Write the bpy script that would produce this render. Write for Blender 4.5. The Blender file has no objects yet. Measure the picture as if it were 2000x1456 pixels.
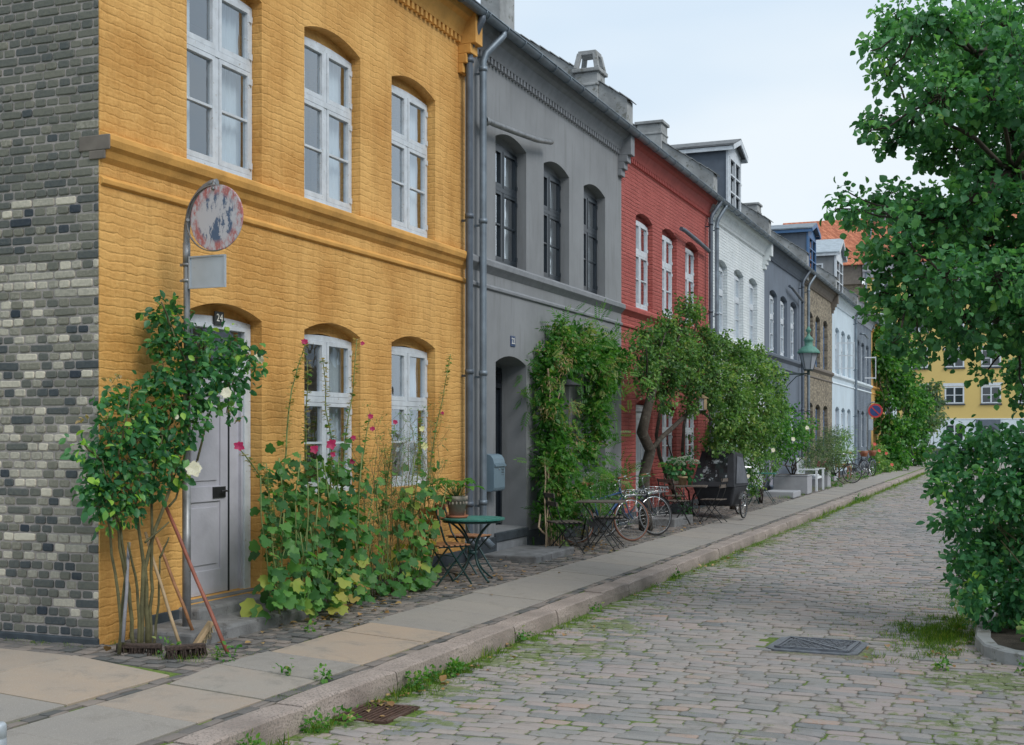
import bpy, bmesh, math, random
import numpy as np
from mathutils import Vector, Matrix, Euler
R = random.Random(7)
NR = np.random.RandomState(11)
rad = math.radians
sc = bpy.context.scene
COL = sc.collection

# ---------------------------------------------------------------- camera
CAMX, CAMY, CAMZ, YAW = 6.6586, -7.7957, 1.65, 22.166
cd = bpy.data.cameras.new('camera')
cam = bpy.data.objects.new('camera', cd); COL.objects.link(cam)
cam.location = (CAMX, CAMY, CAMZ)
cam.rotation_euler = (rad(90), 0, rad(YAW))
cd.sensor_width = 36; cd.lens = 2430/2000*36; cd.shift_y = 0.06
cd.clip_start = 0.1; cd.clip_end = 2000
sc.camera = cam
# ---------------------------------------------------------------- world: bright overcast
SUN_EL, SUN_AZ = 42.0, 112.0      # azimuth measured from +Y towards +X
w = bpy.data.worlds.new('World'); sc.world = w; w.use_nodes = True
nt = w.node_tree; nt.nodes.clear()
out = nt.nodes.new('ShaderNodeOutputWorld'); bg = nt.nodes.new('ShaderNodeBackground')
sky = nt.nodes.new('ShaderNodeTexSky'); sky.sky_type = 'NISHITA'; sky.sun_disc = False
sky.sun_elevation = rad(SUN_EL); sky.sun_rotation = rad(SUN_AZ); sky.air_density = 1.0; sky.dust_density = 2.0
mul = nt.nodes.new('ShaderNodeVectorMath'); mul.operation = 'SCALE'; mul.inputs['Scale'].default_value = 0.1
nt.links.new(sky.outputs[0], mul.inputs[0])
tc = nt.nodes.new('ShaderNodeTexCoord'); mp = nt.nodes.new('ShaderNodeMapping'); mp.inputs['Scale'].default_value = (1.2, 1.2, 4.0)
no = nt.nodes.new('ShaderNodeTexNoise'); no.inputs['Scale'].default_value = 1.6; no.inputs['Detail'].default_value = 4; no.inputs['Roughness'].default_value = .45
nt.links.new(tc.outputs['Generated'], mp.inputs[0]); nt.links.new(mp.outputs[0], no.inputs['Vector'])
cr = nt.nodes.new('ShaderNodeValToRGB')
cr.color_ramp.elements[0].position = .38; cr.color_ramp.elements[0].color = (.535, .635, .735, 1)
cr.color_ramp.elements[1].position = .60; cr.color_ramp.elements[1].color = (.66, .72, .765, 1)
nt.links.new(no.outputs['Fac'], cr.inputs[0])
mx = nt.nodes.new('ShaderNodeMix'); mx.data_type = 'RGBA'; mx.inputs[0].default_value = .95
nt.links.new(mul.outputs[0], mx.inputs[6]); nt.links.new(cr.outputs[0], mx.inputs[7])
nt.links.new(mx.outputs[2], bg.inputs['Color']); bg.inputs['Strength'].default_value = 1.0
nt.links.new(bg.outputs[0], out.inputs['Surface'])
sd = bpy.data.lights.new('sun', 'SUN'); sd.energy = 1.5; sd.angle = rad(26); sd.color = (1, .965, .92)
so = bpy.data.objects.new('sun', sd); COL.objects.link(so)
_d = Vector((math.sin(rad(SUN_AZ))*math.cos(rad(SUN_EL)), math.cos(rad(SUN_AZ))*math.cos(rad(SUN_EL)), math.sin(rad(SUN_EL))))
so.rotation_euler = _d.to_track_quat('Z', 'Y').to_euler()
sc.view_settings.view_transform = 'Standard'; sc.view_settings.look = 'None'
sc.view_settings.exposure = 0.42; sc.view_settings.gamma = 1.0; sc.view_settings.use_curve_mapping = False

_c, _s = math.cos(rad(YAW)), math.sin(rad(YAW))
def at(px, py, X):                       # a point of the photograph carried out to the vertical plane x = X (metres from the facades)
    a = (px-1000)/2430; b = (848-py)/2430
    r = Vector((-_s+a*_c, _c+a*_s, b)); t = (X-CAMX)/r.x
    return Vector((CAMX, CAMY, CAMZ)) + r*t
def depth(p): return -(p[0]-CAMX)*_s + (p[1]-CAMY)*_c
def atd(px, py, Zd):                     # the same at a given depth in metres
    a = (px-1000)/2430; b = (848-py)/2430
    return Vector((CAMX, CAMY, CAMZ)) + Vector((-_s+a*_c, _c+a*_s, b))*Zd

# ---------------------------------------------------------------- materials
def nmat(name):
    m = bpy.data.materials.new(name); m.use_nodes = True
    n = m.node_tree; b = n.nodes['Principled BSDF']
    return m, n, b
def N(n, t, **k):
    x = n.nodes.new(t)
    for a, v in k.items(): setattr(x, a, v)
    return x
def noise(n, vec, scale, detail=4, rough=.55, dist=0):
    x = N(n, 'ShaderNodeTexNoise'); x.inputs['Scale'].default_value = scale; x.inputs['Detail'].default_value = detail
    x.inputs['Roughness'].default_value = rough; x.inputs['Distortion'].default_value = dist
    n.links.new(vec, x.inputs['Vector']); return x
def ramp(n, fac, stops):
    x = N(n, 'ShaderNodeValToRGB'); e = x.color_ramp.elements
    while len(e) < len(stops): e.new(.5)
    for q, (p, c) in zip(e, stops): q.position = p; q.color = (*c, 1) if len(c) == 3 else c
    n.links.new(fac, x.inputs[0]); return x
def mixc(n, fac, a, b, mode='MIX'):
    x = N(n, 'ShaderNodeMix', data_type='RGBA', blend_type=mode)
    for s, v in ((0, fac), (6, a), (7, b)):
        if isinstance(v, (int, float)): x.inputs[s].default_value = v
        elif isinstance(v, tuple): x.inputs[s].default_value = (*v, 1)
        else: n.links.new(v, x.inputs[s])
    return x.outputs[2]
def bump(n, b, h, strength=.5, dist=.01, prev=None):
    x = N(n, 'ShaderNodeBump'); x.inputs['Strength'].default_value = strength; x.inputs['Distance'].default_value = dist
    n.links.new(h, x.inputs['Height'])
    if prev is not None: n.links.new(prev, x.inputs['Normal'])
    n.links.new(x.outputs[0], b.inputs['Normal']); return x.outputs[0]
def math_(n, op, a, b=None):
    x = N(n, 'ShaderNodeMath', operation=op)
    for i, v in enumerate((a, b)):
        if v is None: continue
        if isinstance(v, (int, float)): x.inputs[i].default_value = v
        else: n.links.new(v, x.inputs[i])
    return x.outputs[0]
def objc(n): return N(n, 'ShaderNodeTexCoord').outputs['Object']

def simple(name, c, rough=.6, metal=0, var=.15, scale=6, bs=.0, bscale=60, spots=None, spotlev=.62, spotscale=14):
    m, n, b = nmat(name); v = objc(n)
    no_ = noise(n, v, scale)
    lo = tuple(x*(1-var) for x in c); hi = tuple(min(1, x*(1+var)) for x in c)
    col = ramp(n, no_.outputs['Fac'], [(.3, lo), (.7, hi)]).outputs[0]
    if spots:
        s2 = noise(n, v, spotscale, 6, .7)
        f = ramp(n, s2.outputs['Fac'], [(spotlev, (0,0,0)), (spotlev+.05, (1,1,1))]).outputs[0]
        col = mixc(n, f, col, spots)
    n.links.new(col, b.inputs['Base Color'])
    b.inputs['Roughness'].default_value = rough; b.inputs['Metallic'].default_value = metal
    if bs:
        bn = noise(n, v, bscale, 5, .6); bump(n, b, bn.outputs['Fac'], bs, .01)
    return m

def brickwall(name, c1, c2, mortar, painted=True, bstr=.9, bdist=.014, tone=None, wob=.012, bw=.24, rh=.072):
    m, n, b = nmat(name); v = objc(n)
    sx = N(n, 'ShaderNodeSeparateXYZ'); n.links.new(v, sx.inputs[0])
    u = math_(n, 'ADD', sx.outputs[0], sx.outputs[1])
    cb = N(n, 'ShaderNodeCombineXYZ'); n.links.new(u, cb.inputs[0]); n.links.new(sx.outputs[2], cb.inputs[1])
    nz = noise(n, v, 5.5, 3); sub = N(n, 'ShaderNodeVectorMath', operation='SUBTRACT'); n.links.new(nz.outputs['Color'], sub.inputs[0]); sub.inputs[1].default_value = (.5,.5,.5)
    scl = N(n, 'ShaderNodeVectorMath', operation='SCALE'); n.links.new(sub.outputs[0], scl.inputs[0]); scl.inputs['Scale'].default_value = wob*3.2
    ad = N(n, 'ShaderNodeVectorMath', operation='ADD'); n.links.new(cb.outputs[0], ad.inputs[0]); n.links.new(scl.outputs[0], ad.inputs[1])
    bt = N(n, 'ShaderNodeTexBrick'); bt.offset = .5; bt.squash = .5; bt.squash_frequency = 2
    for k_, v_ in (('Scale', 1), ('Mortar Size', .006 if not painted else .011), ('Mortar Smooth', .35 if not painted else .7), ('Bias', 0), ('Brick Width', bw), ('Row Height', rh)): bt.inputs[k_].default_value = v_
    bt.inputs['Color1'].default_value = (0,0,0,1); bt.inputs['Color2'].default_value = (1,1,1,1); bt.inputs['Mortar'].default_value = (.5,.5,.5,1)
    n.links.new(ad.outputs[0], bt.inputs['Vector'])
    big = noise(n, v, 1.1, 5, .6); fine = noise(n, v, 26, 5, .65)
    f1 = math_(n, 'ADD', math_(n, 'MULTIPLY', big.outputs['Fac'], .8), math_(n, 'MULTIPLY', fine.outputs['Fac'], .35))
    if painted:
        col = ramp(n, f1, [(.42, c1), (.68, c2)]).outputs[0]
        col = mixc(n, math_(n, 'MULTIPLY', bt.outputs['Color'], .16), col, tuple(x*.8 for x in c1))
        if mortar: col = mixc(n, math_(n, 'MULTIPLY', bt.outputs['Fac'], .35), col, mortar)
        mps = N(n, 'ShaderNodeMapping'); mps.inputs['Scale'].default_value = (5, 5, .5); n.links.new(v, mps.inputs[0]); stk = noise(n, mps.outputs[0], 1.5, 6, .65)
        col = mixc(n, ramp(n, stk.outputs['Fac'], [(.50, (0,0,0)), (.75, (.55,.55,.55))]).outputs[0], col, tuple(x*.74 for x in c1))
        chp = noise(n, v, 17, 6, .75); col = mixc(n, ramp(n, chp.outputs['Fac'], [(.62, (0,0,0)), (.70, (.5,.5,.5))]).outputs[0], col, tuple(min(.8, x*1.22+.03) for x in c2))
    else:
        tn = math_(n, 'ADD', math_(n, 'MULTIPLY', bt.outputs['Color'], .7), math_(n, 'MULTIPLY', fine.outputs['Fac'], .3))
        col = ramp(n, tn, [(.1, c1), (.8, c2)]).outputs[0]
        col = mixc(n, bt.outputs['Fac'], col, mortar)
    n.links.new(col, b.inputs['Base Color']); b.inputs['Roughness'].default_value = .82
    inv = math_(n, 'SUBTRACT', 1, bt.outputs['Fac'])
    lump = noise(n, v, 9, 4, .6)
    if painted:
        mpl = N(n, 'ShaderNodeMapping'); mpl.inputs['Scale'].default_value = (3.4, 3.4, 13); n.links.new(v, mpl.inputs[0]); lump = noise(n, mpl.outputs[0], 1.6, 5, .6)
    h = math_(n, 'ADD', math_(n, 'MULTIPLY', inv, .26 if painted else .45), math_(n, 'ADD', math_(n, 'MULTIPLY', lump.outputs['Fac'], 1.1), math_(n, 'MULTIPLY', bt.outputs['Color'], .16)))
    h = math_(n, 'ADD', h, math_(n, 'MULTIPLY', fine.outputs['Fac'], .55))
    if painted:
        sv = N(n, 'ShaderNodeSeparateXYZ'); n.links.new(ad.outputs[0], sv.inputs[0])
        pp = math_(n, 'MULTIPLY', math_(n, 'PINGPONG', sv.outputs[1], rh/2), 2/rh)
        rw = ramp(n, pp, [(0, (0,0,0)), (.16, (.65,.65,.65)), (.42, (1,1,1))]).outputs[0]; gaps = noise(n, v, 2.6, 4, .6)
        h = math_(n, 'ADD', h, math_(n, 'MULTIPLY', rw, ramp(n, gaps.outputs['Fac'], [(.38, (.08,.08,.08)), (.66, (.62,.62,.62))]).outputs[0]))
    bump(n, b, h, bstr, bdist)
    return m

def stucco(name, c, var=.12, stain=None):
    m, n, b = nmat(name); v = objc(n)
    big = noise(n, v, .9, 6, .62); fi = noise(n, v, 40, 4, .6)
    col = ramp(n, big.outputs['Fac'], [(.3, tuple(x*(1-var) for x in c)), (.7, tuple(min(1, x*(1+var)) for x in c))]).outputs[0]
    if stain:
        mp = N(n, 'ShaderNodeMapping'); mp.inputs['Scale'].default_value = (3, 3, .35); n.links.new(v, mp.inputs[0])
        st = noise(n, mp.outputs[0], 2.2, 5, .6)
        col = mixc(n, ramp(n, st.outputs['Fac'], [(.52, (0,0,0)), (.72, (.7,.7,.7))]).outputs[0], col, stain)
    n.links.new(col, b.inputs['Base Color']); b.inputs['Roughness'].default_value = .85
    h = math_(n, 'ADD', math_(n, 'MULTIPLY', big.outputs['Fac'], 2.0), math_(n, 'MULTIPLY', fi.outputs['Fac'], .4))
    bump(n, b, h, .35, .01)
    return m

def tinted(name, stops, rough=.8, nscale=30, bs=.5, bdist=.004, speck=None, grain=.25, patch=None, stain=None, moss=False):
    """colour per stone / leaf from the face attribute 'tint'"""
    m, n, b = nmat(name); v = objc(n)
    a = N(n, 'ShaderNodeAttribute', attribute_name='tint')
    fi = noise(n, v, nscale, 5, .65)
    f = math_(n, 'ADD', a.outputs['Fac'], math_(n, 'MULTIPLY', math_(n, 'SUBTRACT', fi.outputs['Fac'], .5), grain))
    col = ramp(n, f, stops).outputs[0]
    if patch:
        pn = noise(n, v, .8, 6, .65); col = mixc(n, ramp(n, pn.outputs['Fac'], [(.42, (0,0,0)), (.66, (.6,.6,.6))]).outputs[0], col, patch)
    if stain:
        pn = noise(n, v, 3.1, 7, .7, .6); col = mixc(n, ramp(n, pn.outputs['Fac'], [(.53, (0,0,0)), (.66, (.6,.6,.6))]).outputs[0], col, stain)
    if moss:
        sx = N(n, 'ShaderNodeSeparateXYZ'); n.links.new(v, sx.inputs[0])
        e = ramp(n, math_(n, 'DIVIDE', math_(n, 'SUBTRACT', sx.outputs[0], 2.3), 4.2), [(0, (.17,.17,.17)), (.16, (.09,.09,.09)), (.38, (-0.0,0,0)), (.62, (.0,.0,.0)), (.80, (.06,.06,.06)), (1, (.12,.12,.12))]).outputs[0]
        mn = noise(n, v, 9, 6, .7); mb_ = noise(n, v, 1.1, 4, .6)
        fm = math_(n, 'ADD', math_(n, 'ADD', math_(n, 'MULTIPLY', mn.outputs['Fac'], .6), math_(n, 'MULTIPLY', mb_.outputs['Fac'], .5)), e)
        col = mixc(n, ramp(n, fm, [(.68, (0,0,0)), (.72, (.85,.85,.85))]).outputs[0], col, ramp(n, fi.outputs['Fac'], [(.3, (.07,.11,.025)), (.7, (.17,.22,.06))]).outputs[0])
    if speck:
        sp = noise(n, v, 180, 2, .5)
        col = mixc(n, ramp(n, sp.outputs['Fac'], [(.55, (0,0,0)), (.68, (.55,.55,.55))]).outputs[0], col, speck)
    n.links.new(col, b.inputs['Base Color']); b.inputs['Roughness'].default_value = rough
    bump(n, b, fi.outputs['Fac'], bs, bdist)
    return m

def leafmat(name, stops, trans=.42, gloss=.45):
    m = bpy.data.materials.new(name); m.use_nodes = True; n = m.node_tree; n.nodes.clear()
    o = N(n, 'ShaderNodeOutputMaterial'); b = N(n, 'ShaderNodeBsdfPrincipled'); t = N(n, 'ShaderNodeBsdfTranslucent'); mxs = N(n, 'ShaderNodeMixShader')
    a = N(n, 'ShaderNodeAttribute', attribute_name='tint')
    col = ramp(n, a.outputs['Fac'], stops).outputs[0]
    n.links.new(col, b.inputs['Base Color']); b.inputs['Roughness'].default_value = gloss
    b.inputs['Specular IOR Level'].default_value = .35
    n.links.new(mixc(n, 1.0, col, (1.5, 1.6, .7), 'MULTIPLY'), t.inputs['Color'])
    mxs.inputs[0].default_value = trans
    n.links.new(b.outputs[0], mxs.inputs[1]); n.links.new(t.outputs[0], mxs.inputs[2]); n.links.new(mxs.outputs[0], o.inputs[0])
    return m

def glassmat(name, tint=(.9, .95, .95), refl=.10):
    m = bpy.data.materials.new(name); m.use_nodes = True; n = m.node_tree; n.nodes.clear()
    o = N(n, 'ShaderNodeOutputMaterial'); g = N(n, 'ShaderNodeBsdfGlossy'); t = N(n, 'ShaderNodeBsdfTransparent'); mxs = N(n, 'ShaderNodeMixShader')
    g.inputs['Roughness'].default_value = .015; g.inputs['Color'].default_value = (.92, .96, 1, 1); t.inputs['Color'].default_value = (*tint, 1)
    ge = N(n, 'ShaderNodeNewGeometry'); dt = N(n, 'ShaderNodeVectorMath', operation='DOT_PRODUCT'); n.links.new(ge.outputs['Normal'], dt.inputs[0]); n.links.new(ge.outputs['Incoming'], dt.inputs[1])
    fr = math_(n, 'POWER', math_(n, 'SUBTRACT', 1, math_(n, 'ABSOLUTE', dt.outputs['Value'])), 4.0)
    v = objc(n); nz = noise(n, v, 2.3, 2); bp = N(n, 'ShaderNodeBump'); bp.inputs['Strength'].default_value = .22; bp.inputs['Distance'].default_value = .03
    n.links.new(nz.outputs['Fac'], bp.inputs['Height']); n.links.new(bp.outputs[0], g.inputs['Normal'])
    f = math_(n, 'MINIMUM', math_(n, 'ADD', math_(n, 'MULTIPLY', fr, 2.2), refl), 1.0)
    n.links.new(f, mxs.inputs[0]); n.links.new(t.outputs[0], mxs.inputs[1]); n.links.new(g.outputs[0], mxs.inputs[2]); n.links.new(mxs.outputs[0], o.inputs[0])
    return m

M = {}
M['yellow'] = brickwall('yellow_painted_brick', (.525,.258,.060), (.745,.435,.138), None, bstr=.55, bdist=.013, wob=.022)
M['yellow_trim'] = simple('yellow_paint', (.63,.335,.085), .8, var=.2, scale=3, bs=.6, bscale=18)
M['grey'] = stucco('grey_render', (.235,.248,.262), .13, (.17,.178,.185))
M['grey_trim'] = simple('grey_trim_render', (.225,.24,.26), .85, var=.12, bs=.4, bscale=30)
M['red'] = brickwall('red_painted_brick', (.37,.080,.068), (.46,.118,.100), (.19,.045,.04), bstr=1.0, bdist=.02)
M['red_trim'] = simple('red_paint', (.41,.092,.08), .8, var=.12, bs=.4, bscale=20)
M['white'] = brickwall('white_painted_brick', (.62,.68,.71), (.74,.79,.81), (.42,.47,.5), bstr=.9, bdist=.02)
M['white_trim'] = simple('white_trim_paint', (.64,.69,.71), .8, var=.1, bs=.3, bscale=20)
M['dkgrey'] = stucco('blue_grey_render', (.135,.165,.21), .12, (.08,.10,.13))
M['dkgrey_trim'] = simple('blue_grey_trim', (.11,.135,.17), .85, var=.1)
M['brown'] = brickwall('bare_brown_brick', (.10,.08,.055), (.31,.265,.19), (.20,.185,.16), painted=False, bstr=.7, bdist=.012)
M['brown_trim'] = simple('sandstone_trim', (.16,.14,.12), .85, var=.2)
M['lblue'] = stucco('pale_blue_render', (.50,.60,.68), .08, (.40,.46,.46))
M['lblue_trim'] = simple('pale_trim', (.60,.68,.74), .85, var=.08)
M['dbrick'] = brickwall('dark_grey_brick', (.10,.13,.17), (.20,.24,.29), (.07,.085,.11), bstr=.9, bdist=.018)
M['dbrick_trim'] = simple('pale_grey_trim', (.42,.46,.52), .85, var=.1)
M['ochre'] = brickwall('ochre_far_brick', (.50,.30,.09), (.58,.38,.13), None)
M['plinth'] = simple('tarred_plinth', (.045,.058,.07), .7, var=.3, bs=.4, bscale=30)
M['concrete'] = simple('weathered_concrete', (.30,.315,.32), .9, var=.28, scale=3, bs=.6, bscale=25, spots=(.17,.175,.16), spotlev=.56, spotscale=5)
M['zinc'] = simple('zinc', (.19,.235,.28), .5, .45, var=.25, scale=4, bs=.1, bscale=12)
M['zincdark'] = simple('painted_downpipe', (.10,.125,.16), .5, .2, var=.2)
M['slate'] = simple('slate_roof', (.13,.14,.15), .8, var=.3, scale=8, bs=.5, bscale=20)
M['winwhite'] = simple('white_window_paint', (.56,.61,.66), .5, var=.12, scale=9, bs=.2, bscale=50, spots=(.34,.32,.28), spotlev=.62, spotscale=22)
M['zinclight'] = simple('pale_zinc', (.36,.42,.47), .55, .2, var=.15)
M['yb'] = simple('pale_yellow_wall', (.60,.45,.16), .85, var=.05, scale=.4)
M['winblack'] = simple('black_window_paint', (.010,.017,.025), .3, var=.2)
M['winblue'] = simple('blue_window_paint', (.06,.15,.31), .45, var=.12)
M['wincream'] = simple('cream_window_paint', (.55,.50,.40), .5, var=.1)
M['glass'] = glassmat('window_glass', (.82,.88,.90), .20)
M['curtain'] = simple('curtain_cloth', (.62,.66,.70), .9, var=.1, scale=2)
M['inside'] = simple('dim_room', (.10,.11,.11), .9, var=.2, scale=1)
M['doorgrey'] = simple('worn_grey_door_paint', (.46,.46,.52), .6, var=.12, scale=3, bs=.3, bscale=30, spots=(.22,.17,.12), spotlev=.68, spotscale=12)
M['doorblack'] = simple('black_door_paint_and_gap_shade', (.012,.017,.024), .3, var=.2)
M['stone'] = simple('doorstep_stone', (.18,.185,.19), .85, var=.3, scale=5, bs=.6, bscale=35, spots=(.10,.10,.10), spotlev=.58, spotscale=9)
M['steel'] = simple('galvanised_steel', (.24,.25,.26), .45, .5, var=.3, scale=10, spots=(.17,.09,.05), spotlev=.66, spotscale=16)
M['chrome'] = simple('chrome', (.62,.64,.66), .2, .9, var=.05)
M['black'] = simple('black_paint', (.018,.019,.02), .4, var=.3)
M['blackiron'] = simple('black_iron', (.022,.024,.026), .55, .2, var=.3)
M['rubber'] = simple('tyre_rubber', (.022,.022,.024), .85, var=.2)
M['brownrubber'] = simple('brown_tyre_wall', (.16,.07,.045), .8, var=.2)
M['bikeblue'] = simple('blue_bike_paint', (.03,.075,.19), .35, var=.1)
M['bikegrey'] = simple('dark_bike_paint', (.05,.06,.08), .35, var=.1)
M['leather'] = simple('tan_leather', (.22,.075,.035), .55, var=.2)
M['teak'] = simple('oiled_wood', (.33,.16,.075), .6, var=.3, scale=14, bs=.3)
M['greywood'] = simple('weathered_wood', (.12,.10,.085), .75, var=.3, scale=14, bs=.3)
M['tablegreen'] = simple('green_table_paint', (.035,.19,.155), .5, var=.25, scale=5, spots=(.11,.30,.25), spotlev=.6, spotscale=8)
M['ironGreen'] = simple('dark_green_iron', (.014,.048,.048), .4, .2, var=.3)
M['copper'] = simple('green_copper', (.09,.235,.19), .6, .1, var=.2, scale=20)
M['lantern'] = simple('lantern_frame', (.055,.085,.085), .5, .3, var=.2)
M['milk'] = simple('milky_lantern_glass', (.34,.37,.42), .25, var=.05)
M['terra'] = simple('terracotta', (.36,.135,.075), .8, var=.2, bs=.3)
M['paleterra'] = simple('limed_terracotta', (.36,.31,.27), .85, var=.2, scale=9, bs=.3)
M['mailbox'] = simple('mailbox_blue_grey', (.17,.25,.31), .4, .1, var=.06)
M['canvas'] = simple('black_canvas', (.024,.027,.034), .75, var=.3, bs=.3, bscale=8)
M['canvasgrey'] = simple('grey_canvas', (.10,.11,.13), .8, var=.2, bs=.3, bscale=8)
M['vinyl'] = simple('vinyl_painted_highlights', (.022,.028,.032), .16, var=.3, scale=3, bs=.9, bscale=7, spots=(.34,.38,.42), spotlev=.54, spotscale=5)  # pale spots are highlights painted into the dark vinyl colour
M['benchwhite'] = simple('white_bench_paint', (.72,.76,.80), .5, var=.06)
M['planter'] = simple('grey_planter', (.34,.35,.38), .85, var=.08, bs=.2)
M['granite'] = simple('pink_granite', (.335,.28,.25), .85, var=.30, scale=1.8, bs=.8, bscale=60, spots=(.21,.185,.165), spotlev=.52, spotscale=60)
M['bark'] = simple('bark', (.055,.045,.035), .9, var=.4, scale=12, bs=1.0, bscale=22, spots=(.10,.095,.08), spotlev=.58, spotscale=12)
M['rosestem'] = simple('rose_stem', (.11,.105,.05), .8, var=.4, scale=12, bs=.5)
M['paletwig'] = simple('pale_cane', (.40,.30,.20), .8, var=.2, scale=12)
M['stalk'] = simple('green_stalk', (.17,.23,.075), .7, var=.3, scale=8)
M['drystalk'] = simple('dry_stalk', (.20,.165,.07), .8, var=.3, scale=8)
M['redstick'] = simple('red_brown_handle', (.26,.085,.055), .6, var=.3, scale=9)
M['palestick'] = simple('bare_wood_handle', (.40,.29,.17), .7, var=.25, scale=9)
M['greystick'] = simple('grey_handle', (.20,.20,.22), .7, var=.25, scale=9)
M['bristle'] = simple('broom_bristle', (.06,.042,.034), .95, var=.5, scale=60, bs=1, bscale=90)
M['oldbristle'] = simple('pale_broom_bristle', (.36,.30,.19), .95, var=.4, scale=60, bs=1, bscale=90)
M['castiron'] = simple('cast_iron', (.15,.165,.19), .5, .5, var=.3, scale=12, bs=.4, bscale=40)
M['rust'] = simple('rusty_iron', (.095,.055,.042), .8, .2, var=.4, scale=14, bs=.5)
M['redtile'] = brickwall('red_pantile', (.36,.11,.055), (.60,.22,.12), (.16,.05,.035), painted=False, bstr=1, bdist=.06, bw=.24, rh=.36, wob=.01)
M['tuftblack'] = simple('soil', (.055,.045,.035), .95, var=.4, scale=10, bs=1)
M['signwhite'] = simple('sign_plate_grey', (.42,.47,.52), .45, .2, var=.08, scale=4, spots=(.30,.32,.33), spotlev=.64)
M['signred'] = simple('sign_red', (.50,.045,.045), .5, var=.08)
M['signblue'] = simple('sign_blue', (.03,.06,.19), .5, var=.08)
M['numblue'] = simple('enamel_blue', (.02,.045,.13), .3, var=.05)
M['numblack'] = simple('enamel_black', (.03,.033,.033), .35, var=.05)
M['numwhite'] = simple('enamel_white', (.72,.72,.66), .35, var=.05)
M['flowerpink'] = simple('magenta_petal', (.42,.022,.10), .6, var=.3, scale=20)
M['flowerwhite'] = simple('white_petal', (.78,.74,.64), .6, var=.08, scale=20)
M['flowerpale'] = simple('pale_yellow_petal', (.70,.70,.38), .6, var=.12, scale=20)
M['flowerred'] = simple('red_petal', (.55,.09,.06), .6, var=.2, scale=20)
M['hydrangea'] = simple('hydrangea_bloom', (.36,.44,.37), .8, var=.3, scale=40)
M['gravelbase'] = simple('sand', (.13,.12,.10), .95, var=.3, scale=6)

M['leaf'] = leafmat('leaf_green', [(0, (0.0296, 0.1103, 0.051)), (0.45, (0.0867, 0.2574, 0.1107)), (0.8, (0.2103, 0.4657, 0.149)), (0.95, (0.495, 0.6619, 0.1701)), (1, (0.7, 0.5883, 0.1701))])
M['leafdark'] = leafmat('leaf_blue_green', [(0, (0.0275, 0.1144, 0.0523)), (0.5, (0.0686, 0.2287, 0.0979)), (0.85, (0.16, 0.3887, 0.1089)), (1, (0.3887, 0.6174, 0.0979))], gloss=.38)
M['leafbright'] = leafmat('leaf_fresh_green', [(0, (0.0201, 0.0901, 0.0175)), (0.5, (0.06, 0.2043, 0.0363)), (0.85, (0.1499, 0.3365, 0.0582)), (1, (0.3299, 0.3605, 0.1455))])
M['leafgrey'] = leafmat('leaf_grey_green', [(0, (0.0405, 0.081, 0.054)), (0.5, (0.108, 0.1755, 0.1013)), (0.9, (0.2295, 0.297, 0.135)), (1, (0.3375, 0.3375, 0.135))])
M['leafolive'] = leafmat('leaf_olive_green', [(0, (0.0334, 0.097, 0.0331)), (0.5, (0.0999, 0.2264, 0.0643)), (0.9, (0.2266, 0.3881, 0.1103)), (1, (0.3732, 0.4204, 0.1837))])
M['leafholly'] = leafmat('leaf_hollyhock', [(0, (0.0191, 0.0772, 0.0259)), (0.45, (0.0637, 0.1961, 0.0504)), (0.8, (0.1403, 0.3223, 0.0719)), (0.9, (0.357, 0.4203, 0.0862)), (1, (0.459, 0.2802, 0.1006))])
M['drybits'] = leafmat('seed_heads', [(0, (0.144, 0.18, 0.06)), (0.5, (0.312, 0.3, 0.132)), (1, (0.432, 0.3, 0.168))])
M['grassblade'] = leafmat('grass_blade', [(0, (0.0585, 0.1508, 0.0203)), (0.5, (0.1755, 0.3393, 0.0507)), (0.9, (0.39, 0.4901, 0.0845)), (1, (0.546, 0.4147, 0.1352))])
M['deadleaf'] = leafmat('fallen_leaf', [(0, (.20,.11,.04)), (.6, (.34,.20,.08)), (1, (.42,.32,.14))], trans=.1)

M['gable'] = tinted('bare_gable_brick', [(0, (.03,.042,.058)), (.22, (.075,.088,.092)), (.48, (.15,.155,.130)), (.66, (.21,.205,.165)), (.8, (.36,.345,.29)), (1, (.60,.56,.46))], .9, 38, .8, .007, grain=.42)
M['gmortar'] = simple('gable_mortar', (.36,.33,.315), .95, var=.2, bs=.8, bscale=60)
M['setts'] = tinted('granite_setts', [(0, (.15,.165,.175)), (.22, (.215,.222,.226)), (.45, (.285,.265,.265)), (.65, (.32,.275,.265)), (.82, (.33,.265,.245)), (.93, (.34,.30,.275)), (1, (.36,.25,.20))], .75, 28, 1.0, .008, grain=.34, speck=(.40,.38,.35), patch=(.31,.288,.262), stain=(.17,.165,.145), moss=True)
M['smallsetts'] = tinted('small_setts', [(0, (.085,.09,.09)), (.5, (.165,.15,.14)), (1, (.24,.205,.18))], .8, 35, .9, .006)
M['slab'] = tinted('granite_slab', [(0, (.225,.215,.205)), (.45, (.275,.255,.23)), (.75, (.335,.27,.215)), (1, (.39,.30,.22))], .85, 4, .5, .003, speck=(.46,.43,.40), grain=.45, stain=(.19,.175,.155), patch=(.30,.275,.24))
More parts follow.
